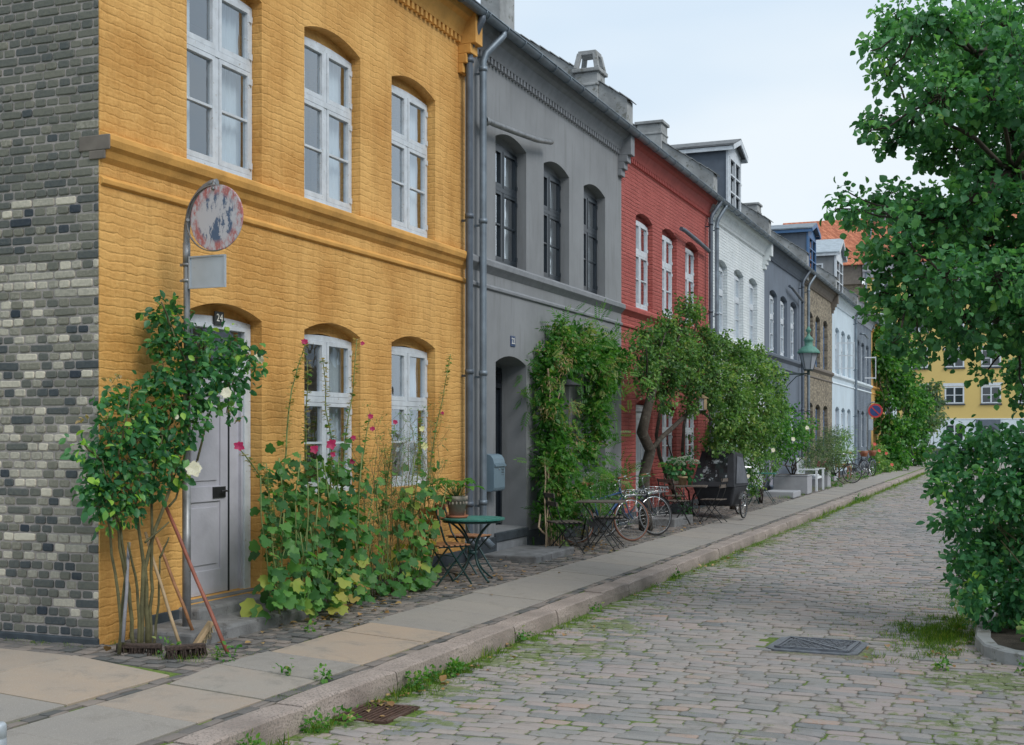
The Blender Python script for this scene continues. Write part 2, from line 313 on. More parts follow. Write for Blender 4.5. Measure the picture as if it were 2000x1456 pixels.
def jointmat():
    m, n, b = nmat('mossy_joints'); v = objc(n)
    a = noise(n, v, 1.3, 6, .7); f = noise(n, v, 35, 4)
    sx = N(n, 'ShaderNodeSeparateXYZ'); n.links.new(v, sx.inputs[0])
    e = ramp(n, math_(n, 'DIVIDE', math_(n, 'SUBTRACT', sx.outputs[0], 2.3), 2.0), [(0, (.22,.22,.22)), (1, (0,0,0))]).outputs[0]
    fac = ramp(n, math_(n, 'ADD', a.outputs['Fac'], e), [(.47, (0,0,0)), (.60, (1,1,1))]).outputs[0]
    dirt = ramp(n, f.outputs['Fac'], [(.3, (.12,.105,.085)), (.7, (.27,.245,.21))]).outputs[0]
    moss = ramp(n, f.outputs['Fac'], [(.3, (.05,.10,.015)), (.7, (.16,.23,.04))]).outputs[0]
    n.links.new(mixc(n, fac, dirt, moss), b.inputs['Base Color']); b.inputs['Roughness'].default_value = .95
    bump(n, b, f.outputs['Fac'], 1, .012); return m
M['joint'] = jointmat()
def wornsign():
    m, n, b = nmat('worn_round_sign_face'); v = objc(n)
    sx = N(n, 'ShaderNodeSeparateXYZ'); n.links.new(v, sx.inputs[0])
    ln = N(n, 'ShaderNodeVectorMath', operation='LENGTH'); cb = N(n, 'ShaderNodeCombineXYZ'); n.links.new(sx.outputs[0], cb.inputs[0]); n.links.new(sx.outputs[2], cb.inputs[1]); n.links.new(cb.outputs[0], ln.inputs[0])
    mp = N(n, 'ShaderNodeMapping'); mp.inputs['Scale'].default_value = (1.6, 1, .8); mp.inputs['Rotation'].default_value = (0, .5, 0); n.links.new(v, mp.inputs[0])
    sc_ = noise(n, mp.outputs[0], 9, 7, .75); sb = noise(n, mp.outputs[0], 5, 6, .7)
    ring = ramp(n, ln.outputs['Value'], [(.175, (0,0,0)), (.215, (1,1,1))]).outputs[0]
    wr = ramp(n, sc_.outputs['Fac'], [(.44, (0,0,0)), (.56, (.9,.9,.9))]).outputs[0]
    wb = ramp(n, sb.outputs['Fac'], [(.50, (0,0,0)), (.55, (.95,.95,.95))]).outputs[0]
    base = (.50,.50,.54)
    c = mixc(n, wr, base, (.42,.10,.09)); d = mixc(n, wb, base, (.05,.10,.19))
    c2 = mixc(n, ring, d, c)
    n.links.new(c2, b.inputs['Base Color']); b.inputs['Roughness'].default_value = .55; return m
M['wornsign'] = wornsign()

# ---------------------------------------------------------------- mesh helpers
def wloc(o):
    p = Vector((0, 0, 0))
    while o is not None: p += o.location; o = o.parent
    return p
class MB:
    def __init__(s): s.v = []; s.f = []; s.m = []; s.t = []; s.sm = []
    def add(s, vs, fs, m=0, t=.5, sm=False):
        k = len(s.v); s.v.extend([tuple(p) for p in vs])
        for f in fs: s.f.append([k+i for i in f]); s.m.append(m); s.t.append(t); s.sm.append(sm)
    def box(s, x0, x1, y0, y1, z0, z1, m=0, t=.5):
        s.add([(x0,y0,z0),(x1,y0,z0),(x1,y1,z0),(x0,y1,z0),(x0,y0,z1),(x1,y0,z1),(x1,y1,z1),(x0,y1,z1)],
              [(3,2,1,0),(4,5,6,7),(0,1,5,4),(1,2,6,5),(2,3,7,6),(3,0,4,7)], m, t)
    def obox(s, a, b, w_, h_, m=0, up=(0,0,1), t=.5):      # bar from a to b, width w_ across, thickness h_ along up
        a = Vector(a); b = Vector(b); d = (b-a).normalized(); u = Vector(up)
        sd_ = d.cross(u)
        if sd_.length < 1e-4: sd_ = d.cross(Vector((1,0,0)))
        sd_.normalize(); u = sd_.cross(d).normalized()
        vs = []
        for p in (a, b):
            for i, j in ((-1,-1),(1,-1),(1,1),(-1,1)): vs.append(p+sd_*i*w_/2+u*j*h_/2)
        s.add(vs, [(3,2,1,0),(4,5,6,7),(0,1,5,4),(1,2,6,5),(2,3,7,6),(3,0,4,7)], m, t)
    def tube(s, pts, r, n=8, m=0, t=.5, caps=True):
        pts = [Vector(p) for p in pts]; K = len(pts)
        rs = r if isinstance(r, (list, tuple)) else [r]*K
        k = len(s.v); pu = None
        for i, p in enumerate(pts):
            d = (pts[min(i+1, K-1)]-pts[max(i-1, 0)])
            if d.length < 1e-9: d = Vector((0,0,1))
            d.normalize()
            if pu is None: pu = d.orthogonal().normalized()
            u = (pu - d*pu.dot(d))
            u = u.normalized() if u.length > 1e-6 else d.orthogonal().normalized()
            pu = u; w_ = d.cross(u)
            for j in range(n):
                a = 2*math.pi*j/n; s.v.append(tuple(p+(u*math.cos(a)+w_*math.sin(a))*rs[i]))
        for i in range(K-1):
            for j in range(n):
                s.f.append([k+i*n+j, k+i*n+(j+1)%n, k+(i+1)*n+(j+1)%n, k+(i+1)*n+j]); s.m.append(m); s.t.append(t); s.sm.append(True)
        if caps:
            s.f.append([k+j for j in range(n)][::-1]); s.m.append(m); s.t.append(t); s.sm.append(False)
            s.f.append([k+(K-1)*n+j for j in range(n)]); s.m.append(m); s.t.append(t); s.sm.append(False)
    def lathe(s, prof, c=(0,0,0), n=20, m=0, t=.5, axis='z', smooth=True):
        k = len(s.v); c = Vector(c)
        for r, z in prof:
            for j in range(n):
                a = 2*math.pi*j/n; q = (r*math.cos(a), r*math.sin(a), z)
                if axis == 'y': q = (q[0], q[2], q[1])
                if axis == 'x': q = (q[2], q[0], q[1])
                s.v.append(tuple(c+Vector(q)))
        for i in range(len(prof)-1):
            for j in range(n):
                s.f.append([k+i*n+j, k+i*n+(j+1)%n, k+(i+1)*n+(j+1)%n, k+(i+1)*n+j]); s.m.append(m); s.t.append(t); s.sm.append(smooth)
    def prism(s, poly, ax, a0, a1, m=0, t=.5):            # polygon of (p,q) extruded along ax from a0 to a1
        def P(p, q, a): return {'x': (a,p,q), 'y': (p,a,q), 'z': (p,q,a)}[ax]
        n = len(poly); vs = [P(p, q, a0) for p, q in poly]+[P(p, q, a1) for p, q in poly]
        fs = [tuple(range(n))[::-1], tuple(range(n, 2*n))]+[(i, (i+1)%n, n+(i+1)%n, n+i) for i in range(n)]
        s.add(vs, fs, m, t)
    def sphere(s, c, r, n=10, k=6, m=0, sq=(1,1,1), t=.5):
        c = Vector(c); b = len(s.v)
        for i in range(k+1):
            ph = math.pi*i/k
            for j in range(n):
                a = 2*math.pi*j/n
                s.v.append(tuple(c+Vector((r*sq[0]*math.sin(ph)*math.cos(a), r*sq[1]*math.sin(ph)*math.sin(a), r*sq[2]*math.cos(ph)))))
        for i in range(k):
            for j in range(n):
                s.f.append([b+i*n+j, b+i*n+(j+1)%n, b+(i+1)*n+(j+1)%n, b+(i+1)*n+j]); s.m.append(m); s.t.append(t); s.sm.append(True)
    def merge(s, o, mat=None):
        k = len(s.v); s.v.extend([tuple((mat@Vector(p)) if mat else p) for p in o.v]); s.f.extend([[k+i for i in f] for f in o.f]); s.m += o.m; s.t += o.t; s.sm += o.sm
    def build(s, name, mats, parent=None, bevel=0, smooth=None, loc=None, recalc=True, tint=False):
        if not isinstance(mats, (list, tuple)): mats = [mats]
        me = bpy.data.meshes.new(name); off = wloc(parent) if parent is not None else Vector(loc or (0,0,0))
        V_ = np.array(s.v, dtype=float)-np.array(off)
        me.from_pydata(V_.tolist(), [], s.f)
        for m_ in mats: me.materials.append(M[m_] if isinstance(m_, str) else m_)
        me.polygons.foreach_set('material_index', s.m); me.polygons.foreach_set('use_smooth', s.sm if smooth is None else [smooth]*len(s.f))
        if tint:
            a = me.attributes.new('tint', 'FLOAT', 'FACE'); a.data.foreach_set('value', s.t)
        if recalc:
            b = bmesh.new(); b.from_mesh(me); bmesh.ops.recalc_face_normals(b, faces=b.faces); b.to_mesh(me); b.free()
        me.update()
        o = bpy.data.objects.new(name, me); COL.objects.link(o)
        if parent is not None: o.parent = parent
        elif loc: o.location = loc
        if bevel:
            bm_ = o.modifiers.new('bevel', 'BEVEL'); bm_.width = bevel; bm_.segments = 2; bm_.limit_method = 'ANGLE'; bm_.angle_limit = rad(35)
        return o

def thing(name, label, cat, loc=(0,0,0), rotz=0, group=None):
    o = bpy.data.objects.new(name, None); COL.objects.link(o); o.empty_display_size = .2
    o.location = loc; o.rotation_euler = (0, 0, rotz); return tag(o, label, cat, group)
def tag(o, label, cat, group=None, kind=None):
    if label: o['label'] = label
    if cat: o['category'] = cat
    if group: o['group'] = group
    if kind: o['kind'] = kind
    return o
def struct(o): o['kind'] = 'structure'; return o
KIDS = {}
def copy_tree(o, parent=None):
    c = o.copy(); COL.objects.link(c)
    if parent is not None: c.parent = parent
    for ch in [x for x in COL.objects if x.parent == o]: copy_tree(ch, c)
    return c
def dup(o, loc, rotz, label, group=None, **k):
    c = copy_tree(o); c.location = loc; c.rotation_euler = (0, 0, rotz); c['label'] = label
    if group: c['group'] = group
    return c

# leaves ------------------------------------------------------------------
def T_ovate(w_=.32, fold=.10, droop=.12):
    v = [(0,0,0), (-w_*.8,.25,fold*.8), (-w_,.5,fold), (-w_*.62,.8,fold*.5), (0,1.0,-droop), (w_*.62,.8,fold*.5), (w_,.5,fold), (w_*.8,.25,fold*.8), (0,.5,0.0)]
    return v, [(0,8,2,1), (8,4,3,2), (0,7,6,8), (8,6,5,4)]
def T_lobed():
    v = [(0,0,0)]; lob = [(-.26,-.08),(-.56,.08),(-.50,.28),(-.60,.58),(-.34,.66),(-.22,.90),(0,1.0),(.22,.90),(.34,.66),(.60,.58),(.50,.28),(.56,.08),(.26,-.08)]
    for x, y in lob: v.append((x, y, .10*abs(x)-.18*y*y+.05*math.sin(9*x+7*y)))
    v.append((0,.42,.02)); k = len(v)-1
    fs = [(k, i, i+1) for i in range(1, 13)]+[(k, 0, 1), (k, 13, 0)]
    return v, fs
def T_pinnate(pairs=6, w_=.042, L=.33):
    v = []; fs = []
    def leaflet(x0, y0, dx, dy, ln, z0):
        k = len(v); px, py = -dy, dx
        q = [(0,0), (.5,w_*1.0), (1,0), (.5,-w_*1.0)]
        for a, b in q: v.append((x0+dx*a*ln+px*b, y0+dy*a*ln+py*b, z0-.10*a))
        fs.append((k, k+1, k+2, k+3))
    for i in range(pairs):
        y = .15+.8*i/pairs; z = -.22*y*y
        for sgn in (-1, 1): leaflet(0, y, sgn*.86, .5, L*(1-.45*abs(y-.45)), z)
    leaflet(0, .95, 0, 1, L, -.2)
    return v, fs
def T_narrow(w_=.11):
    return [(0,0,0), (-w_,.45,.03), (0,1,-.06), (w_,.45,.03)], [(0,3,2,1)]
def T_blade():
    return [(-.02,0,0), (.02,0,0), (.015,.55,.05), (0,1,.22), (-.015,.55,.05)], [(0,1,2,3,4)]
TPL = {'ovate': T_ovate(), 'round': T_ovate(.44,.12,.18), 'lobed': T_lobed(), 'pinnate': T_pinnate(), 'narrow': T_narrow(), 'blade': T_blade(), 'wide': T_ovate(.40,.06,.05)}

class Leaves:
    def __init__(s): s.P = []; s.D = []; s.U = []; s.S = []; s.T = []
    def add(s, P_, D_, U_, S_, T_):
        s.P.append(np.asarray(P_, float)); s.D.append(np.asarray(D_, float)); s.U.append(np.asarray(U_, float)); s.S.append(np.asarray(S_, float)); s.T.append(np.asarray(T_, float))
    def clump(s, c, r, n, size, droop=.5, shell=.55, t0=.45, tv=.22, up=.6, szv=.3):
        c = np.array(c); r = np.array(r if hasattr(r, '__len__') else (r, r, r), float)
        # a clump is made of many little sprays so that its outline breaks up
        ns = max(4, n//9)
        q = NR.normal(size=(ns, 3)); q /= np.linalg.norm(q, axis=1)[:, None]
        rr = (shell+(1-shell)*NR.rand(ns))[:, None]*(.72+.42*NR.rand(ns))[:, None]
        sp = c+q*rr*r
        idx = NR.randint(0, ns, n)
        base = sp[idx]+NR.normal(size=(n, 3))*size*.75
        o = (base-c)/r; o /= (np.linalg.norm(o, axis=1)[:, None]+1e-6)
        d = o*.8+NR.normal(size=(n, 3))*.6; d[:, 2] -= droop
        u = NR.normal(size=(n, 3))*.55+o*.35; u[:, 2] += up
        st = NR.normal(size=ns)*tv*.7
        t = t0+st[idx]+NR.normal(size=n)*tv*.7
        s.add(base, d, u, size*(1-szv+2*szv*NR.rand(n)), np.clip(t, 0, .97))
        return sp
    def build(s, name, mat, tpl, parent=None, loc=None, smooth=False):
        P_ = np.vstack(s.P); D_ = np.vstack(s.D); U_ = np.vstack(s.U); S_ = np.hstack(s.S); T_ = np.hstack(s.T)
        D_ /= np.linalg.norm(D_, axis=1)[:, None]+1e-9
        X_ = np.cross(D_, U_); X_ /= np.linalg.norm(X_, axis=1)[:, None]+1e-9
        Z_ = np.cross(X_, D_)
        tv, tf = TPL[tpl]; tv = np.array(tv)
        V_ = P_[:, None, :]+S_[:, None, None]*(tv[None, :, 0:1]*X_[:, None, :]+tv[None, :, 1:2]*D_[:, None, :]+tv[None, :, 2:3]*Z_[:, None, :])
        n = len(P_); k = len(tv); off = np.array(wloc(parent) if parent is not None else (loc or (0,0,0)))
        V_ = V_.reshape(-1, 3)-off
        lens = np.array([len(f) for f in tf]); flat = np.concatenate([np.array(f) for f in tf])
        LV = (np.arange(n)[:, None]*k+flat[None, :]).ravel()
        LT = np.tile(lens, n); LS = np.concatenate([[0], np.cumsum(LT)[:-1]])
        me = bpy.data.meshes.new(name); me.vertices.add(len(V_)); me.vertices.foreach_set('co', V_.ravel())
        me.loops.add(len(LV)); me.loops.foreach_set('vertex_index', LV.astype(np.int32))
        me.polygons.add(len(LT)); me.polygons.foreach_set('loop_start', LS.astype(np.int32)); me.polygons.foreach_set('loop_total', LT.astype(np.int32))
        me.update(calc_edges=True); me.validate()
        a = me.attributes.new('tint', 'FLOAT', 'FACE'); a.data.foreach_set('value', np.repeat(T_, len(tf)).astype(np.float32)[:len(me.polygons)])
        me.materials.append(M[mat])
        if smooth: me.polygons.foreach_set('use_smooth', [True]*len(me.polygons))
        o = bpy.data.objects.new(name, me); COL.objects.link(o)
        if parent is not None: o.parent = parent
        elif loc is not None: o.location = loc
        return o
def wig(a, b, n=5, j=.05, sag=0):
    a = Vector(a); b = Vector(b); L = (b-a).length; pts = []
    for i in range(n+1):
        t = i/n; p = a.lerp(b, t)
        if 0 < i < n: p += Vector((R.uniform(-j,j), R.uniform(-j,j), R.uniform(-j,j)))*L
        p.z -= sag*math.sin(math.pi*t); pts.append(p)
    return pts
def taper(a, b, n): return [a+(b-a)*i/(n-1) for i in range(n)]

def text_verts(s_, size, depth_=.004):
    cu = bpy.data.curves.new('t', 'FONT'); cu.body = s_; cu.size = size; cu.extrude = depth_; cu.align_x = 'CENTER'; cu.align_y = 'CENTER'; cu.resolution_u = 2
    ob = bpy.data.objects.new('t', cu); COL.objects.link(ob); bpy.context.view_layer.update()
    me = ob.to_mesh(); vs = [v.co.copy() for v in me.vertices]; fs = [tuple(p.vertices) for p in me.polygons]
    ob.to_mesh_clear(); bpy.data.objects.remove(ob); bpy.data.curves.remove(cu)
    return vs, fs

# ---------------------------------------------------------------- ground, road, pavement, kerb
def zwalk(x):                    # the pavement falls from the wall towards the kerb
    return -.06*max(0, min(x, 2.12))
def zroad(x):
    return -.285+.05*math.sin(max(0, min(1, (x-2.3)/5.5))*math.pi*.8)
g = MB(); g.box(-120, 160, -90, 260, -1.2, -.36); struct(g.build('ground', 'gravelbase'))

def stone(mb, quad, z, h=.02, bev=.012, jit=.006, t=.5, lod=0):
    """one stone: quad = four corners (x,y) counterclockwise, domed top"""
    q = [Vector((x+R.uniform(-jit, jit), y+R.uniform(-jit, jit))) for x, y in quad]
    c = sum(q, Vector((0,0)))/4
    tx, ty = R.uniform(-.03,.03), R.uniform(-.03,.03)
    def Z(p, e): return z+e+(p.x-c.x)*tx+(p.y-c.y)*ty
    if lod == 0:
        ring = []
        for i in range(4):
            a, b, d = q[i-1], q[i], q[(i+1) % 4]
            ring += [b+(a-b).normalized()*bev*1.4, b+(d-b).normalized()*bev*1.4]
    else: ring = q
    n = len(ring); k = len(mb.v); dz = R.uniform(-.004, .004)
    for e, ins in ((-h, 0), (-.0035, .0), (.0, bev)):
        for p in ring:
            pp = p+(c-p).normalized()*ins; mb.v.append((pp.x, pp.y, Z(pp, e+dz)))
    mb.v.append((c.x, c.y, Z(c, dz+.004)))
    for r_ in range(2):
        for i in range(n):
            mb.f.append([k+r_*n+i, k+r_*n+(i+1) % n, k+(r_+1)*n+(i+1) % n, k+(r_+1)*n+i]); mb.m.append(0); mb.t.append(t); mb.sm.append(r_ == 1)
    for i in range(n):
        mb.f.append([k+2*n+i, k+2*n+(i+1) % n, k+3*n]); mb.m.append(0); mb.t.append(t); mb.sm.append(True)

MX, MY = 5.0, 3.5                # manhole cover
def in_manhole(x, y): return abs(x-MX) < .44 and abs(y-MY) < .42
GX, GY = 2.56, -.2
road = MB(); y = -4.2; row = 0
while y < 64:
    lod = 0 if y < 9 else 1
    rh = R.uniform(.108, .135) if y < 20 else R.uniform(.12, .15)
    x = 2.335+R.uniform(-.1, .0)+(.1 if row % 2 else 0); xe = 9.6 if y < 4 else 7.4
    while x < xe:
        wd = R.uniform(.18, .29); x1 = x+wd
        def W(xx): return .014*math.sin(xx*1.7+y*.9)+.012*math.sin(xx*4.1+y*2.3)+.008*math.sin(xx*9.7+y*5.1)-.02*(xx-2.3)
        cx, cy = (x+x1)/2, y+rh/2
        if x > 2.33 and not in_manhole(cx, cy) and not (abs(cx-GX) < .25 and abs(cy-GY) < .28):
            g_ = R.uniform(.003, .006)
            tt = min(1, max(0, R.gauss(.50, .27)+.08*math.sin(cx*.9+cy*.35)))
            stone(road, [(x+g_, y+g_+W(x)), (x1-g_, y+g_+W(x1)), (x1-g_, y+rh-g_+W(x1)), (x+g_, y+rh-g_+W(x))], zroad(cx)+R.uniform(-.003, .003), .03, R.uniform(.009, .018), .009, tt, lod)
        x = x1
    y += rh; row += 1
struct(road.build('road', 'setts', tint=True, recalc=False))
bed = MB(); xs = [2.1+i*.25 for i in range(40)]
for a, b in zip(xs[:-1], xs[1:]):
    bed.add([(a,-9,zroad(a)-.0075), (b,-9,zroad(b)-.0075), (b,64,zroad(b)-.0075), (a,64,zroad(a)-.0075)], [(0,1,2,3)])
struct(bed.build('road_joints', 'joint', recalc=False))
far = MB(); far.add([(-30,64,-.27), (40,64,-.27), (40,104,-.25), (-30,104,-.25)], [(0,1,2,3)]); struct(far.build('crossing_road', 'slab', recalc=False))
# kerb stones
kb = MB(); y = -9.0
while y < 66:
    L = R.uniform(.95, 1.5)
    dx, dz = R.uniform(-.006, .006), R.uniform(-.008, .008); g_ = .006
    if -9 < y:
        x0, x1 = 2.105+dx, 2.325+dx; z1 = -.128+dz
        b_ = .018; n_ = 6; k = len(kb.v); tt = R.random()
        for i in range(n_+1):
            yy = y+g_+(L-2*g_)*i/n_; e = .01 if i in (0, n_) else 0; w1, w2, w3 = (R.uniform(-.005, .005) for _ in range(3))
            for px, pz in ((x0, -.4), (x0, z1-e), (x0+.012, z1+.002-e), (x1-b_+w1, z1-e-.003), (x1-.004+w1, z1-b_-e), (x1+.008+w2, -.22), (x1+.012+w3, -.4)):
                kb.v.append((px, yy, pz))
        for i in range(n_):
            for j in range(6): kb.f.append([k+i*7+j, k+i*7+j+1, k+(i+1)*7+j+1, k+(i+1)*7+j]); kb.m.append(0); kb.t.append(tt); kb.sm.append(False)
        for e_ in (0, n_): kb.f.append([k+e_*7+j for j in range(7)]); kb.m.append(0); kb.t.append(tt); kb.sm.append(False)
    y += L
struct(kb.build('kerb', 'granite'))
# pavement: bed, slabs, small setts
pb = MB(); pb.add([(-14,-9,-.017), (0,-9,-.017), (0,66,-.017), (-14,66,-.017)], [(0,1,2,3)]); pb.add([(0,-9,-.017), (2.12,-9,zwalk(2.12)-.017), (2.12,66,zwalk(2.12)-.017), (0,66,-.017)], [(0,1,2,3)])
struct(pb.build('pavement_joints', 'joint', recalc=False))
sl = MB(); ss = MB()
def slab(quad, t):
    n = len(quad); k = len(sl.v); dz = R.uniform(-.003, .003); c = sum((Vector(p) for p in quad), Vector((0,0)))/n
    for e, ins in ((-.05, 0), (-.004, 0), (0, .006)):
        for p in quad:
            pp = Vector(p)+(c-Vector(p)).normalized()*ins; sl.v.append((pp.x, pp.y, zwalk(pp.x)+e+dz))
    for r_ in range(2):
        for i in range(n): sl.f.append([k+r_*n+i, k+r_*n+(i+1) % n, k+(r_+1)*n+(i+1) % n, k+(r_+1)*n+i]); sl.m.append(0); sl.t.append(t); sl.sm.append(False)
    sl.f.append([k+2*n+i for i in range(n)]); sl.m.append(0); sl.t.append(t); sl.sm.append(False)
def setts(x0, x1, y0, y1, dx, dy, lod=1, keep=None, along_x=False):
    y = y0
    while y < y1:
        h = dy*R.uniform(.85, 1.15); x = x0-R.uniform(0, dx*.6)
        while x < x1:
            w_ = dx*R.uniform(.8, 1.25); a, b = max(x, x0), min(x+w_, x1)
            if b-a > dx*.3 and (keep is None or keep((a+b)/2, y+h/2)):
                g_ = .004; zz = zwalk((a+b)/2)+R.uniform(-.006, .002)
                wv = .01*math.sin(a*3+y*2)
                stone(ss, [(a+g_, y+g_+wv), (b-g_, y+g_+wv), (b-g_, y+h-g_+wv), (a+g_, y+h-g_+wv)], zz, .02, .010, .005, R.random(), lod)
            x += w_
        y += h
y = .62
while y < 66:
    L = R.choice([.52, .56, .6, .62, .66, 1.1])
    t = R.choice([.1, .2, .3, .35, .42, .5, .3, .2]); 
    if .6 < y < 3.2: t = R.choice([.25, .9, .35])
    e0, e1 = R.uniform(-.02, .02), R.uniform(-.01, .01)
    slab([(1.16+e0, y+.006), (1.985+e1, y+.006), (1.985+e1, y+L-.006), (1.16+e0, y+L-.006)], t); y += L
setts(.02, 1.15, 0.02, 26, .13, .10, 1); setts(.02, 1.15, 26, 66, .22, .2, 1)
setts(1.995, 2.10, -9, 40, .11, .19, 1)
# corner where the pavement turns along the gable
slab([(1.13,.0), (1.985,-.03), (1.985,.60), (1.15,.60)], .22)
slab([(1.22,-.72), (1.985,-.72), (1.985,-.05), (1.12,-.02)], .55)
yy = [-.74, -1.45, -2.2, -2.9, -3.7, -4.5, -5.4, -6.4]
for a, b in zip(yy[:-1], yy[1:]): slab([(1.20,b+.006), (1.985,b+.006), (1.985,a-.006), (1.20,a-.006)], R.choice([.72, .85, .65, .3]))
xs = [1.07, .1, -.75, -1.6, -2.5, -3.4, -4.3, -5.2, -6.1]
for a, b in zip(xs[:-1], xs[1:]):
    slab([(b+.006,-1.55), (a-.006,-1.55), (a-.006,-.42 if a < 1 else -.52), (b+.006,-.40)], R.choice([.8, .9, .7]) if b > -1.8 else .3)
    slab([(b+.006,-2.9), (a-.006,-2.9), (a-.006,-1.57), (b+.006,-1.57)], R.choice([.3, .4, .2]))
setts(1.08, 1.19, -6.4, -.05, .11, .17, 1)
setts(-6, 1.1, -.40, -.02, .15, .11, 1, keep=lambda x, y: True)
setts(.0, 1.10, -.02, .02, .13, .04, 1)
struct(sl.build('pavement', 'slab', tint=True)); struct(ss.build('pavement_setts', 'smallsetts', tint=True, recalc=False))

# manhole cover and drain grate
t = thing('manhole_cover', 'rectangular cast iron cover with cut corners and diamond pattern set in the cobbled road', 'manhole cover', (MX, MY, zroad(MX)+.004), rad(-3))
f = MB(); hw, hh, c_ = .40, .37, .09
octo = [(-hw+c_,-hh),(hw-c_,-hh),(hw,-hh+c_*.8),(hw,hh-c_*.8),(hw-c_,hh),(-hw+c_,hh),(-hw,hh-c_*.8),(-hw,-hh+c_*.8)]
f.prism(octo, 'z', -.04, .004); f.build('frame', 'castiron', t, loc=None) if False else None
def local_build(mb, name, mat, parent, **k):     # mesh given in the parent's own coordinates
    o = mb.build(name, mat, None, **k); o.parent = parent; return o
local_build(f, 'frame', 'castiron', t, bevel=.006)
p = MB(); p.prism([(x*.84, y_*.84) for x, y_ in octo], 'z', .004, .010)
for sx in (-1, 1):
    for i in range(-6, 7):
        a = Vector((i*.062-.12*sx, -.25, .012)); b = Vector((i*.062+.12*sx, .25, .012))
        for q in (a, b): q.x = max(-.27, min(.27, q.x))
        if (b-a).length > .2: p.obox(a, b, .010, .008)
for a, b in (((-.31,-.28,.014),(.31,-.28,.014)), ((-.31,.28,.014),(.31,.28,.014)), ((-.31,-.28,.014),(-.31,.28,.014)), ((.31,-.28,.014),(.31,.28,.014)), ((-.30,.27,.015),(.30,-.27,.015))): p.obox(a, b, .03, .012)
local_build(p, 'cover_plate', 'castiron', t)
t = thing('drain_grate', 'rusty slotted drain grate beside the kerb among weeds', 'drain grate', (GX, GY, zroad(GX)), 0)
f = MB()
for a, b in (((-.2,-.24,0),(.2,-.24,0)), ((-.2,.24,0),(.2,.24,0)), ((-.19,-.24,0),(-.19,.24,0)), ((.19,-.24,0),(.19,.24,0))): f.obox(a, b, .03, .03)
local_build(f, 'frame', 'rust', t); f = MB()
for i in range(9): f.obox((-.15+i*.0375,-.23,-.002), (-.15+i*.0375,.23,-.002), .014, .028)
local_build(f, 'grate_bars', 'rust', t); f = MB(); f.box(-.18,.18,-.23,.23,-.06,-.03); local_build(f, 'pit', 'tuftblack', t)

# ---------------------------------------------------------------- houses
def arcz(a, b, zs, rise, y):
    w_ = (b-a)/2; u = (y-(a+b)/2)/w_
    return zs+rise*(1-u*u)
def facade(mb, y0, y1, z0, z1, ops, X=0, m=0, m2=0, nn=10):
    """front wall with arched holes and their reveals. ops = (ya, yb, zbottom, zspring, rise, recess)"""
    cols = {}
    for o in ops: cols.setdefault((o[0], o[1]), []).append(o)
    ks = sorted(cols); y = y0
    def quad(a, b, c, d, m_=m): mb.add([a, b, c, d], [(0,1,2,3)], m_)
    for (a, b) in ks:
        quad((X,y,z0), (X,a,z0), (X,a,z1), (X,y,z1))
        cl = sorted(cols[(a, b)], key=lambda o: o[2])
        ys = [a+(b-a)*i/nn for i in range(nn+1)]
        for ya, yb in zip(ys[:-1], ys[1:]):
            lo = (z0, z0)
            for o in cl:
                if o[2] > z0+1e-4: quad((X,ya,lo[0]), (X,yb,lo[1]), (X,yb,o[2]), (X,ya,o[2]))
                lo = (arcz(a,b,o[3],o[4],ya), arcz(a,b,o[3],o[4],yb))
                quad((X,ya,lo[0]), (X,yb,lo[1]), (X-o[5]-.07,yb,lo[1]), (X-o[5]-.07,ya,lo[0]), m2)
                quad((X-o[5]-.03,ya,lo[0]), (X-o[5]-.03,yb,lo[1]), (X-o[5]-.03,yb,lo[1]-.11), (X-o[5]-.03,ya,lo[0]-.11), m2)
            quad((X,ya,lo[0]), (X,yb,lo[1]), (X,yb,z1), (X,ya,z1))
        for o in cl:
            r_ = X-o[5]-.07
            for yy_, s_ in ((a, 1), (b, -1)):
                zt = arcz(a,b,o[3],o[4],yy_)
                quad((X,yy_,o[2]), (r_,yy_,o[2]), (r_,yy_,zt), (X,yy_,zt), m2)
            quad((X,a,o[2]), (X,b,o[2]), (r_,b,o[2]+.02), (r_,a,o[2]+.02), m2)
        y = b
    quad((X,y,z0), (X,y1,z0), (X,y1,z1), (X,y,z1))

